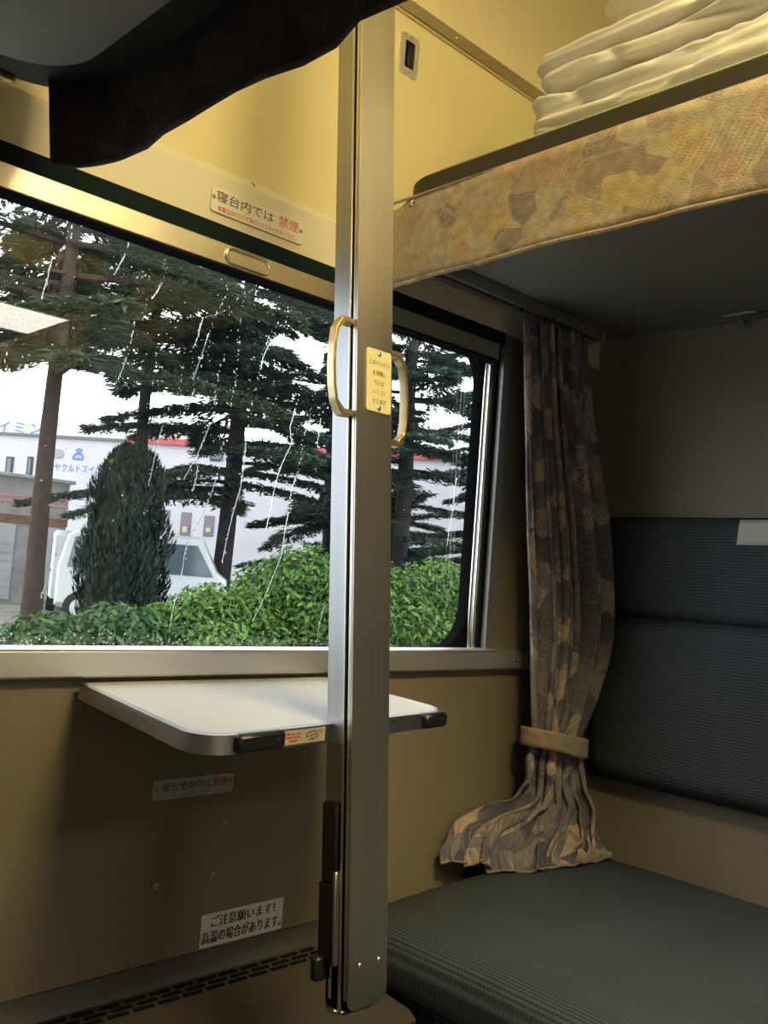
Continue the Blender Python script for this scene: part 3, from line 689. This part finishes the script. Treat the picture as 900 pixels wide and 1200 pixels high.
for i in range(NR + 1):
    s = i / NR; k = catmull(K, s); Lp, Rp, am, up = Vector(k[0:3]), Vector(k[3:6]), k[6], min(1, max(0, k[7]))
    mid = (Lp + Rp) / 2
    if prev is not None: acc += (mid - prev).length
    prev = mid; row = []; ur = []
    along = (Rp - Lp).normalized(); outd = Vector((along.y, -along.x, 0)).normalized(); outd = (outd * (1 - up) + Vector((0, -.45, 1)) * up).normalized()
    sag = .05 * up * (1 if up > .3 else up / .3)
    for j in range(NC + 1):
        u = j / NC
        ph = u + .018 * math.sin(u * 17 + s * 3) + .012 * noise.noise((u * 4, s * 5, 2))
        f = math.sin(2 * PI * 7.0 * ph + .5 * math.sin(s * 5)) ; f = math.copysign(abs(f) ** .75, f)
        f2 = .35 * math.sin(2 * PI * 15 * ph + s * 4 + 1) * (1 - .8 * up); f = f * (1 - .55 * up) + .75 * up * math.sin(2 * PI * 3.4 * ph + 1.2 + s * 3)
        amp = am * (.75 + .5 * noise.noise((u * 6, s * 2.5, 9)))
        p = Lp.lerp(Rp, u) + outd * (amp * (f * .8 + f2 * .5)) + along * (.009 * math.sin(4 * PI * 7.0 * ph))
        bow = math.sin(PI * u); p.y -= bow * .012 * (1 - up)
        if up > 0:
            p.y -= bow * .018 * up; p.z -= bow * .028 * up
            p += Vector((.007 * noise.noise((u * 5, s * 14, 4)), .009 * noise.noise((u * 5, s * 13, 1)), .010 * noise.noise((u * 5, s * 15, 8))))
            p.z = max(p.z, .4285 + .002 * math.sin(u * 40))
        p.y = min(p.y, 1.158); p.x = min(p.x, PX - .008)
        if p.z < 1.135 and p.x > 1.700 and p.z > .56: p.x = min(p.x, 1.700 + .3 * 0)
        row.append(p - Vector((1.55, 1.09, .43))); ur.append((u * .95, acc))
    P.append(row); U.append(ur)
cu = empty('window_curtain', (1.55, 1.09, .43)); tag(cu, 'grey mauve patterned curtain gathered in the corner, its hem bunched on the seat', 'curtain')
mb = MB(); mb.grid(P, U); mb.build('cloth', M['cur'], cu, solid=.002, angle=180)
mb = MB(); mb.tube([q + Vector((0, -.001, .0015)) for q in P[-1]], .0022, 6); mb.build('hem', mat('curtain_hem', (.26, .22, .19), .9), cu)
# tieback band, tilted round the bundle
mb = MB(); rows = []; uv = []
for k in range(6):
    q = k / 5; row = []; ur = []
    for j in range(49):
        a = 2 * PI * j / 48; ca, sa = math.cos(a), math.sin(a)
        x = 1.560 + .080 * math.copysign(abs(ca) ** .7, ca); y = 1.084 + .048 * math.copysign(abs(sa) ** .8, sa)
        z = .694 - q * .036 - (x - 1.48) * .19 + .004 * noise.noise((x * 12, y * 12, q)); y = min(y, 1.160)
        row.append(Vector((x, y, z)) - Vector((1.55, 1.09, .43))); ur.append((j / 48 * .4, q * .05))
    rows.append(row); uv.append(ur)
mb.grid(rows, uv); mb.build('tieback', pattern('beige_tieback_jacquard', [(.30, .25, .24), (.42, .36, .29), (.46, .36, .22), (.36, .33, .28), (.40, .27, .21), (.27, .24, .24), (.42, .36, .28)], 9.), cu, solid=.003, angle=80)
mb = MB()
for i in range(9):
    x = 1.405 + i * .0270; MB().tube([(x - 1.55, 1.133 - 1.09, 1.526 - .43), (x - 1.55, 1.128 - 1.09, 1.505 - .43), (x - 1.55, 1.118 - 1.09, 1.485 - .43)], .0022, 6).build('hook', M['greymetal'], cu)
hb = empty('curtain_holdback', (1.552, WY, 1.098)); tag(hb, 'small dark plastic curtain holdback on the wall at the curtain edge', 'curtain holdback')
MB().box((-.016, -.004, -.028), (.018, 0, .028), .0015).build('back_plate', M['greymetal'], hb)
mb = MB(); mb.prism([(-.004, -.004), (-.034, -.010), (-.038, -.020), (-.036, -.030), (-.032, -.030), (-.030, -.018), (-.004, -.012)], 0, -.010, .040)
for v in mb.bm.verts: v.co = Vector((v.co.x, v.co.y, v.co.z + .012))
mb.box((-.008, -.038, -.022), (.036, -.032, .020), .002); mb.build('hook', mat('dark_green_plastic', (.03, .04, .035), .4), hb)
ch = empty('coat_hook', (PX, .825, 1.517)); tag(ch, 'small T-shaped metal coat hook on the partition just under the upper berth', 'hook')
mb = MB(); mb.prism(rrect(-.012, .012, -.012, .014, .004, 3), 0, -.003, 0); mb.build('back_plate', M['greymetal'], ch)
mb = MB(); mb.tube([(-.002, 0, 0), (-.018, 0, .0), (-.026, 0, .008), (-.028, 0, .014)], .004, 8); mb.build('stem', M['greymetal'], ch)
mb = MB(); mb.tube([(-.028, -.036, .013), (-.028, -.030, .015), (-.028, .030, .015), (-.028, .036, .013)], [.003, .005, .005, .003], 8); mb.build('bar', M['greymetal'], ch)
struct(MB().box((PX - .006, -.80, 1.524), (PX, 1.10, 1.535), .001).build('trim_3', M['greymetal']))

# ------------------------------------------------------------------ lamps
bl = empty('ceiling_lamp', (.56, -.30, 2.263)); tag(bl, 'warm fluorescent ceiling lamp above the compartment between the berths', 'lamp')
mb = MB(); mb.box((-.35, -.11, -.02), (.35, .11, 0), .004); mb.build('housing', M['white'], bl)
mb = MB(); mb.box((-.32, -.08, -.095), (.32, .08, -.018), .012); mb.build('diffuser', M['bay'], bl)
al = empty('aisle_lamp', (1.20, -1.54, 2.0)); tag(al, 'long box fluorescent lamp on the aisle ceiling, mirrored in the window', 'lamp')
mb = MB(); mb.box((-.51, -.20, -.035), (.51, .20, 0), .003); mb.build('housing', M['cream'], al)
mb = MB(); mb.box((-.50, -.18, -.050), (.50, .18, -.034), .002); mb.build('diffuser', M['aisle'], al)

# ================================================================== OUTSIDE THE WINDOW
GZ = -.35
M.update(
    ground=mat('wet_gravel_and_grass', (.20, .20, .16), .95, 0, .4, .8, .3, 20),
    bark=mat('brown_bark', (.055, .036, .028), .9, 0, .35, 6, .6, 14),
    barkd=mat('dark_wet_bark', (.022, .022, .024), .9, 0, .3, 6),
    needle=leafmat('dark_conifer_needles', (.030, .055, .046), (.090, .132, .092)),
    needle2=leafmat('olive_conifer_needles', (.042, .062, .040), (.105, .132, .075)),
    cyp=leafmat('dark_cypress_sprays', (.006, .014, .011), (.022, .036, .022), .7, .1),
    cypcore=mat('cypress_shade_core', (.012, .018, .012), 1.),  # dark core colour stands in for shade between the sprays
    leaf=leafmat('fresh_green_leaves', (.025, .075, .02), (.17, .30, .055), .5, .3),
    leaf2=leafmat('mid_green_leaves', (.02, .055, .02), (.085, .17, .05), .5, .3),
    core=mat('shrub_inner_twigs', (.030, .060, .022), 1.),
    bwall=mat('lilac_white_render', (.58, .56, .61), .8, 0, .04, .6),
    bgrey=mat('grey_concrete', (.36, .35, .38), .85, 0, .1, 1.5),
    bred=mat('red_roof_edge', (.50, .10, .09), .6),
    broof=mat('dark_roof_edge', (.16, .16, .17), .6),
    blue=mat('blue_sign_paint', (.05, .22, .62), .6),
    pink=mat('pale_red_sign_paint', (.60, .25, .28), .6),
    bglass=mat('dark_window_glass', (.10, .14, .17), .12, 0, 0, 1, 0, 1, .8),
    bframe=mat('dark_window_frame', (.05, .05, .06), .5),
    shed=mat('weathered_grey_shed_panels', (.33, .32, .32), .8, 0, .2, 2),
    rust=mat('rusty_brown_band', (.20, .11, .07), .9, 0, .4, 5),
    carw=mat('white_car_paint', (.72, .74, .76), .25, 0, 0, 1, 0, 1, .6),
    tyre=mat('car_tyre', (.02, .02, .02), .8),
)
gr = struct(MB().box((-40, 1.9, GZ - .2), (120, 130, GZ)).build('ground', M['ground'], smooth=False))

class Leaves:
    def __init__(s): s.v = []; s.f = []
    def add(s, c, d, n, l, w):
        t_ = d.cross(n); t_ = t_ * (w * .5 / max(t_.length, 1e-6)); k = len(s.v); e = d * (l * .5); up_ = n * (l * .04)
        s.v += [(c - e)[:], (c + t_ + up_)[:], (c + e)[:], (c - t_ + up_)[:]]; s.f.append((k, k + 1, k + 2, k + 3))
    def build(s, name, m, parent, **kw):
        me = bpy.data.meshes.new(name); me.from_pydata(s.v, [], s.f); me.materials.append(m); o = bpy.data.objects.new(name, me); COL.objects.link(o); o.parent = parent; return o
def conifer(name, label, x, y, h, r0, zmin, rad, nb, seed, m, mb_, spray=(.20, .05), dens=1., lean=0., group=None, amin=0., amax=2 * PI):
    R = random.Random(seed); root = empty(name, (x, y, GZ)); tag(root, label, 'tree', group)
    tk = MB(); pts = [(lean * k / 12 * h + .05 * math.sin(k + seed), .05 * math.cos(k * 1.3), h * k / 12) for k in range(13)]
    tk.tube(pts, [r0 * (1.15 if k == 0 else 1) * (1 - .75 * k / 12) for k in range(13)], 12)
    tk.build('trunk', mb_, root)
    lb_ = MB(); fo = Leaves()
    for i in range(nb):
        u = (i + R.random()) / nb; z = zmin + (h * .98 - zmin) * u; a = R.uniform(amin, amax)
        ln = rad * (1 - .78 * u) * R.uniform(.55, 1.05); dr = R.uniform(-.04, .12)
        ax = Vector((math.cos(a), math.sin(a), 0)); side = Vector((-ax.y, ax.x, 0))
        base = Vector((lean * z, 0, z)); P_ = []
        for k in range(6):
            q = k / 5; P_.append(base + ax * ln * q + Vector((0, 0, ln * (dr * q - .16 * q * q))) + side * .06 * ln * math.sin(q * 3 + i))
        lb_.tube(P_, [max(.006, .05 * ln / 3 * (1 - .85 * k / 5)) for k in range(6)], 5)
        ns = int(ln * 230 * dens)
        for k in range(ns):
            q = .16 + .84 * R.random() ** .75; f = q * 5; j = min(int(f), 4); p = P_[j].lerp(P_[j + 1], f - j)
            wdt = ln * .26 * (1.15 - q) + .05
            o_ = R.uniform(-1, 1); p = p + side * o_ * wdt + Vector((0, 0, R.gauss(0, .035) - abs(o_) * .06 * ln * .3))
            d = (ax * R.uniform(.3, 1) + side * (o_ * 1.2 + R.gauss(0, .3)) + Vector((0, 0, R.gauss(-.12, .22)))).normalized()
            n_ = Vector((R.gauss(0, .35), R.gauss(0, .35), 1)).normalized()
            fo.add(p, d, n_, spray[0] * R.uniform(.6, 1.4), spray[1] * R.uniform(.6, 1.4))
    lb_.build('branches', mb_, root); fo.build('foliage', m, root, smooth=False)
    return root
def shrub(name, label, x, y, rx_, ry_, h, nl, seed, m, lsz=.072, group='green shrubs along the track', cat='shrub', z0=GZ):
    R = random.Random(seed); root = empty(name, (x, y, z0)); tag(root, label, cat, group)
    lobes = []
    for i in range(11):
        a = R.uniform(0, 2 * PI); q = math.sqrt(R.random()) * .72; lobes.append((Vector((rx_ * q * math.cos(a), ry_ * q * math.sin(a), h * R.uniform(.25, .78) * (1 - .25 * q))), R.uniform(.30, .46)))
    lobes.append((Vector((0, 0, h * .72)), .42))
    st_ = MB(); fo = Leaves()
    for c, r_ in lobes:
        st_.tube([(c.x * .25, c.y * .25, 0), (c.x * .6, c.y * .6, c.z * .5), (c.x, c.y, c.z + r_ * .3 * h)], [.03, .022, .008], 6)
        st_.sphere((c.x, c.y, c.z), r_, rx_ * .62, ry_ * .62, h * .42, 14)
    for v in st_.bm.verts: v.co += Vector((noise.noise(v.co * 3), noise.noise(v.co * 3 + Vector((9, 0, 0))), noise.noise(v.co * 3 + Vector((0, 9, 0))))) * .08
    for i in range(nl * 3):
        c, r_ = R.choice(lobes); d = Vector((R.gauss(0, 1), R.gauss(0, 1), R.gauss(.15, 1))).normalized(); k = r_ * R.uniform(.66, 1.10)
        p = c + Vector((d.x * k * rx_, d.y * k * ry_, d.z * k * h * .62))
        if p.z < .05: p.z = R.uniform(.05, .4)
        n_ = (d + Vector((R.gauss(0, .5), R.gauss(0, .5), R.gauss(.3, .5)))).normalized(); t_ = n_.cross(Vector((R.gauss(0, 1), R.gauss(0, 1), R.gauss(0, .6)))).normalized()
        fo.add(p, t_, n_, lsz * R.uniform(.7, 1.5), lsz * .5 * R.uniform(.7, 1.4))
    st_.build('stems', M['core'], root); fo.build('foliage', m, root, smooth=False); return root

# shrubs close to the track, from left to right
for x, y, rx_, ry_, h, nl, sd, m, lab in (
    (3.9, 7.2, 1.0, .9, .95, 5200, 11, 'leaf2', 'low dark-green shrub left of the bright shrubs, below the cypress'),
    (4.95, 7.4, 1.0, .9, 1.15, 5600, 12, 'leaf', 'bright green shrub in front of the parked white car'),
    (5.95, 7.3, 1.0, .9, 1.62, 6400, 13, 'leaf', 'tall bright green shrub just left of the ladder'),
    (6.95, 7.4, 1.05, .9, 1.60, 5600, 14, 'leaf', 'bright green shrub seen right behind the ladder'),
    (7.95, 7.3, 1.15, .9, 1.62, 6400, 15, 'leaf', 'bright green shrub seen right of the ladder'),
    (9.3, 7.5, 1.2, .9, 1.65, 5200, 16, 'leaf2', 'mid-green shrub at the right end of the window'),
    (3.1, 8.6, .6, .6, .40, 1500, 17, 'leaf2', 'low scrubby shrub at the far left under the big trunk')):
    shrub('green_shrub', lab, x, y, rx_, ry_, h, nl, sd, M[m])
# cypress
R = random.Random(5); cx, cy = onY(146, 640, 13.0).x, 13.0
root = empty('cypress_tree', (cx, cy, GZ)); tag(root, 'dark columnar cypress in front of the white building', 'tree')
fo = Leaves(); co = MB(); HC = 2.97
def crad(u): return .66 * (.80 + .20 * math.sin(PI * min(1, u * 1.4))) * (1 if u < .72 else math.sqrt(max(.02, 1 - ((u - .72) / .28) ** 2)) * .9 + .1)
rows = []
for k in range(15):
    u = k / 14; rows.append([Vector((crad(u) * .80 * math.cos(2 * PI * j / 20), crad(u) * .80 * math.sin(2 * PI * j / 20), .15 + u * (HC - .35))) for j in range(20)])
co.grid(rows, closed=True); co.build('shade_core', M['cypcore'], root)
mbt = MB(); mbt.tube([(0, 0, 0), (0, 0, 1.2)], [.12, .10], 10); mbt.build('trunk', M['barkd'], root)
for i in range(9000):
    u = R.random(); a = R.uniform(0, 2 * PI); r_ = crad(u) * R.uniform(.78, 1.04) * (1 + .10 * math.sin(a * 5 + u * 9) + .10 * math.sin(a * 3 - u * 17))
    p = Vector((r_ * math.cos(a), r_ * math.sin(a), .1 + u * HC)); d = Vector((math.cos(a) * .35, math.sin(a) * .35, 1)).normalized(); d = (d + Vector((R.gauss(0, .25), R.gauss(0, .25), 0))).normalized()
    n_ = Vector((math.cos(a), math.sin(a), R.gauss(0, .4))).normalized(); fo.add(p, d, n_, .16 * R.uniform(.6, 1.4), .06)
fo.build('foliage', M['cyp'], root, smooth=False)
# conifers
q = onY(48, 600, 15.0)
conifer('cedar_tree', 'big brown trunked conifer at the left end of the window', q.x, 15.0, 13.5, .165, 4.3, 4.8, 70, 21, M['needle2'], M['bark'], (.26, .07), 1.0, .004, 'conifers beyond the window')
q = onY(268, 600, 17.0)
conifer('cedar_tree', 'conifer with a slim dark trunk standing behind the shrubs mid window', q.x, 17.0, 14, .22, 2.7, 4.5, 116, 22, M['needle'], M['barkd'], (.24, .062), 1.0, .004, 'conifers beyond the window')
q = onY(470, 600, 16.0)
conifer('cedar_tree', 'dense conifer seen just right of the ladder', q.x, 16.0, 14, .24, 1.2, 4.6, 120, 23, M['needle'], M['barkd'], (.24, .062), 1.1, 0, 'conifers beyond the window')
q = onY(600, 600, 17.5)
conifer('cedar_tree', 'conifer at the right end of the window', q.x, 17.5, 13, .24, 1.0, 4.8, 100, 24, M['needle'], M['barkd'], (.24, .062), 1.1, 0, 'conifers beyond the window')
q = onY(385, 600, 20.0)
conifer('cedar_tree', 'dark conifer hidden mostly behind the ladder', q.x, 20.0, 12, .2, 1.4, 4.2, 70, 25, M['needle'], M['barkd'], (.24, .062), 1.0, 0, 'conifers beyond the window')
q = onY(160, 600, 18.5)
conifer('cedar_tree', 'high-branched conifer whose boughs fill the upper window above the cypress', q.x, 18.5, 14, .17, 5.7, 4.7, 84, 26, M['needle'], M['barkd'], (.24, .062), 1.0, 0, 'conifers beyond the window')

# building with its facade turned towards the train
A_ = Vector((11.2, 41.6, 0)); B_ = Vector((22.8, 27.2, 0)); uu = (B_ - A_).normalized(); nn = Vector((uu.y, -uu.x, 0))
bd = empty('office_building', (A_.x, A_.y, GZ), (0, 0, math.atan2(uu.y, uu.x))); tag(bd, 'white two-storey building with blue lettering beyond the trees', 'building')
def fac(x, y):       # pixel -> facade (s along, z)
    v = ray(x, y); t_ = (A_ - CAM).dot(nn) / v.dot(nn); p = CAM + v * t_; return (p - A_).dot(uu), p.z - GZ
s_c = fac(150, 520)[0]; HT = fac(200, 521)[1]
mb = MB(); mb.box((-6, 0, 0), (30, 9, HT)); mb.build('wall', M['bwall'], bd, smooth=False)
mb = MB(); mb.box((-6.1, -.12, HT), (s_c, 9.1, HT + .10)); mb.build('roof_edge', M['broof'], bd, smooth=False)
mb = MB(); mb.box((s_c, -.15, HT - .02), (30.1, 9.1, HT + .22)); mb.build('roof_edge', M['bred'], bd, smooth=False)
mb = MB(); mb.box((-6, 1.5, HT), (s_c + 1.5, 8, HT + 1.15)); sgn = mb.build('sign_wall', mat('white_sign_wall', (.72, .73, .76), .8), bd, smooth=False)
def bxf(s, z, out=.02, y=0): return Matrix.Translation((s, y - out, z)) @ Matrix.Rotation(PI / 2, 4, 'X')
def up_fac(x, y):
    v = ray(x, y); A2 = A_ - nn * -1.5 if (A_ - CAM).dot(nn) < 0 else A_ + nn * 1.5
    A2 = A_ + (nn * -1 if (CAM - A_).dot(nn) > 0 else nn) * 1.5
    t_ = (A2 - CAM).dot(nn) / v.dot(nn); p = CAM + v * t_; return (p - A2).dot(uu), p.z - GZ
s0, z0 = up_fac(-20, 486); s1, z1 = up_fac(70, 503)
mb = MB(); text_into(mb, 'スイミング', s1 - s0, .50, bxf((s0 + s1) / 2, HT + .55, .03, 1.5), .0); mb.build('lettering', M['blue'], sgn)
s0, z0 = fac(64, 548); s1, z1 = fac(118, 550)
mb = MB(); text_into(mb, 'ヤクルトスイミ', s1 - s0, (fac(90, 543)[1] - fac(90, 552)[1]), bxf((s0 + s1) / 2, (z0 + z1) / 2), .0); mb.build('wall_lettering', M['blue'], bd)
# emblem: swimmer over a wave
s0, z0 = fac(92, 533)
mb = MB(); sc_ = .2
def strip(pts, th):
    for (x0, y0), (x1, y1) in zip(pts, pts[1:]):
        d = Vector((x1 - x0, y1 - y0, 0)); n_ = Vector((-d.y, d.x, 0)).normalized() * th
        mb.bm.faces.new([mb.bm.verts.new(bxf(s0, z0) @ ((Vector((x, y, 0)) + n_ * k) * sc_)) for x, y, k in ((x0, y0, 1), (x1, y1, 1), (x1, y1, -1), (x0, y0, -1))])
strip([(-1, -.9), (-.9, -.2), (-.3, .25), (.4, .2), (.95, -.2), (1, -.9)], .17); strip([(-.6, .75), (.1, 1.2), (.8, .9)], .16); strip([(-.2, .5), (.7, .62)], .14); strip([(-1, -.9), (1, -.9)], .12)
mb.build('emblem', M['blue'], bd)
mb = MB(); strip([(-.45, -.55), (.45, -.55)], .2); mb.build('emblem_wave', M['pink'], bd)
mb = MB(); s0, z0 = fac(65, 531); mb.prism(rrect(-.35, .35, -.17, .17, .16), 1, -.06, 0, Matrix.Translation((s0, 0, z0))); mb.build('wall_vent', M['bgrey'], bd)
for (xa, ya, xb, yb) in ((190, 559, 203, 580), (217, 563, 228, 584), (243, 566, 252, 588), (272, 571, 285, 590), (8, 535, 17, 557), (33, 535, 40, 558), (247, 530, 262, 540)):
    a0, az = fac(xa, ya); b0, _ = fac(xb, ya); bz = fac(xa, yb)[1]
    mb = MB(); mb.box((a0, -.06, bz), (b0, .05, az), .02); w = mb.build('window', M['bframe'], bd)
    mb = MB(); mb.box((a0 + .08, -.08, bz + .08), (b0 - .08, -.05, az - .08)); mb.build('pane', M['bglass'], w)
for (xa, ya, xb, yb) in ((188, 597, 200, 622), (213, 600, 225, 628), (240, 604, 252, 628)):
    a0, az = fac(xa, ya); b0, _ = fac(xb, ya); bz = fac(xa, yb)[1]
    mb = MB(); mb.box((a0, -.06, bz), (b0, .05, az), .02); w = mb.build('door', mat('purple_grey_door', (.22, .19, .22), .7), bd)
    mb = MB(); mb.box((a0 + .12, -.09, bz + .15), (b0 - .12, -.05, bz + (az - bz) * .4)); mb.build('door_pane', mat('painted_lit_door_pane', (.60, .50, .34), .4), w)  # warm light in the pane put into its colour
# shed
q0, q1 = onY(-90, 600, 23.5), onY(79, 600, 23.5)
sh = empty('storage_shed', ((q0.x + q1.x) / 2, 23.5, GZ)); tag(sh, 'grey roller-door shed with red stripes behind the brown trunk', 'shed')
hw = (q1.x - q0.x) / 2; zt = onY(60, 565, 23.5).z - GZ
mb = MB(); mb.box((-hw, 0, 0), (hw, 4, zt)); mb.build('walls', M['shed'], sh, smooth=False)
mb = MB(); mb.box((-hw - .1, -.15, zt), (hw + .1, 4.1, zt + .10), .02); mb.build('roof', M['bgrey'], sh)
for yp in (583, 590): zz = onY(40, yp, 23.5).z - GZ; mb = MB(); mb.box((-hw, -.02, zz - .03), (hw + .01, .01, zz + .03)); mb.build('stripe', M['pink'], sh)
zz = onY(40, 610, 23.5).z - GZ; mb = MB(); mb.box((-hw, -.05, zz - .10), (hw + .01, .01, zz + .10)); mb.build('lintel', M['rust'], sh)
mb = MB()
for k in range(3):
    x0 = -hw + .25 + k * (2 * hw / 3); mb.box((x0, -.04, .1), (x0 + 2 * hw / 3 - .4, .0, zz - .14)); 
    for j in range(7): mb.box((x0, -.055, .2 + j * .22), (x0 + 2 * hw / 3 - .4, -.035, .23 + j * .22))
mb.build('roller_doors', mat('pale_grey_shutter', (.46, .46, .47), .6, 0, .12, 3), sh)
# vehicles
def car(name, label, x, y, rz_, kind):
    root = empty(name, (x, y, GZ), (0, 0, rz_)); tag(root, label, 'car')
    if kind == 'van': prof_ = [(-1.6, .35), (-1.6, 1.1), (-1.45, 1.75), (-1.2, 1.88), (1.1, 1.88), (1.45, 1.2), (1.65, 1.05), (1.7, .35)]; win_ = [(-1.4, 1.10), (-1.3, 1.70), (1.05, 1.70), (1.40, 1.10)]
    else: prof_ = [(-2.0, .35), (-2.05, .8), (-1.9, .95), (-1.3, 1.05), (-.8, 1.48), (.4, 1.5), (1.05, 1.05), (1.8, .9), (2.0, .7), (2.0, .35)]; win_ = [(-1.15, 1.05), (-.75, 1.40), (.35, 1.42), (.85, 1.05)]
    MB().prism(prof_, 1, -.78, .78, bev=.06).build('body', M['carw'], root)
    MB().prism(win_, 1, -.80, .80).build('windows', M['bglass'], root)
    for sx in (-1.1, 1.15):
        for sy in (-1, 1):
            mb = MB(); mb.tube([(sx, sy * .62, .32), (sx, sy * .80, .32)], .32, 20); w = mb.build('wheel', M['tyre'], root)
            mb = MB(); mb.tube([(sx, sy * .79, .32), (sx, sy * .815, .32)], .18, 14); mb.build('hubcap', M['alu'], w)
q = onY(101, 660, 21.0); car('white_van', 'small white van parked between the shed and the cypress', q.x, 21.0, 1.13, 'van')
q = onY(172, 650, 17.0); car('white_car', 'white minivan with a slanted windscreen parked behind the bright green shrubs', q.x, 17.0, -.62, 'van')

# ------------------------------------------------------------------ rain on the outside of the glass
R = random.Random(3); rn = MB(); GY = 1.2275
streaks = [  # picture-surveyed courses of the runs on the pane
    [(330, 300), (318, 330), (285, 345), (262, 365), (238, 372), (230, 400), (226, 408)], [(288, 328), (282, 370), (278, 420), (276, 450), (270, 480), (262, 520), (255, 555), (245, 585), (232, 615), (218, 640), (214, 665), (206, 700), (198, 740)],
    [(326, 375), (312, 402), (305, 425), (300, 455), (290, 500), (286, 540), (282, 570), (272, 605), (260, 660)], [(338, 360), (332, 390), (318, 400), (308, 420), (306, 432)], [(392, 385), (380, 400), (372, 410), (360, 432), (352, 460), (346, 480), (340, 500), (342, 520), (330, 545), (322, 570), (312, 620)],
    [(215, 424), (210, 460), (200, 475), (190, 500), (182, 530), (176, 560), (174, 570)], [(246, 398), (236, 425), (228, 455), (222, 470), (220, 480)], [(268, 330), (262, 350), (245, 390), (226, 445)],
    [(262, 415), (256, 440), (250, 480), (245, 500), (232, 530), (215, 562)], [(370, 455), (362, 490), (355, 520), (350, 555), (338, 600), (330, 650), (310, 700), (296, 728)], [(160, 375), (152, 400), (148, 420), (138, 445)], [(86, 262), (80, 285), (62, 300), (55, 330), (48, 350)],
    [(150, 280), (146, 300), (135, 320)], [(195, 300), (190, 330), (178, 350)], [(70, 632), (62, 660), (54, 680), (48, 700)], [(388, 688), (378, 715), (372, 745)], [(240, 500), (232, 545), (226, 575)], [(546, 470), (540, 520), (535, 560), (530, 600), (524, 640)],
    [(482, 395), (474, 410), (468, 420)], [(8, 410), (4, 440), (0, 470)], [(28, 415), (22, 440), (16, 460)], [(358, 520), (346, 560), (340, 585)], [(392, 420), (385, 455), (376, 490), (372, 520)]]
for sk in streaks:
    for (xa, ya), (xb, yb) in zip(sk, sk[1:]):
        n_ = max(2, int(math.hypot(xb - xa, yb - ya) / 2.6))
        for k in range(n_):
            if R.random() < .48: continue
            q = (k + R.random() * .6) / n_; x = xa + (xb - xa) * q + R.gauss(0, 1.1); y = ya + (yb - ya) * q
            p = onY(x, y, GY); r_ = R.choice((.0006, .0007, .0009, .0013)) 
            rn.sphere((p.x, GY + .0002, p.z), r_, .8, .55, R.uniform(1.2, 2.6), 8, )
    for i in range(len(sk) // 2, len(sk) - 1):
        pa, pb = onY(*sk[i], GY), onY(*sk[i + 1], GY); mid_ = pa.lerp(pb, .5) + Vector((R.gauss(0, .0008), 0, 0))
        rn.tube([(pa.x, GY, pa.z), (mid_.x, GY, mid_.z), (pb.x, GY, pb.z)], .0006, 6)
for i in range(230):
    x = R.uniform(0, 390); y = 759 - abs(R.gauss(0, 9)); p = onY(x, y, GY); rn.sphere((p.x, GY + .0002, p.z), R.uniform(.0007, .0018), 1.1, .5, .9, 8)
for i in range(260):
    x = R.uniform(0, 545); y = R.uniform(230, 620); p = onY(x, y, GY)
    if p.z > 1.42: continue
    rn.sphere((p.x, GY + .0002, p.z), R.uniform(.0005, .0012), 1, .5, 1.2, 8)
tag(rn.build('rain_drops', M['water']), 'rain drops and trickling runs on the outside of the window pane', 'rain drops', kind='stuff')
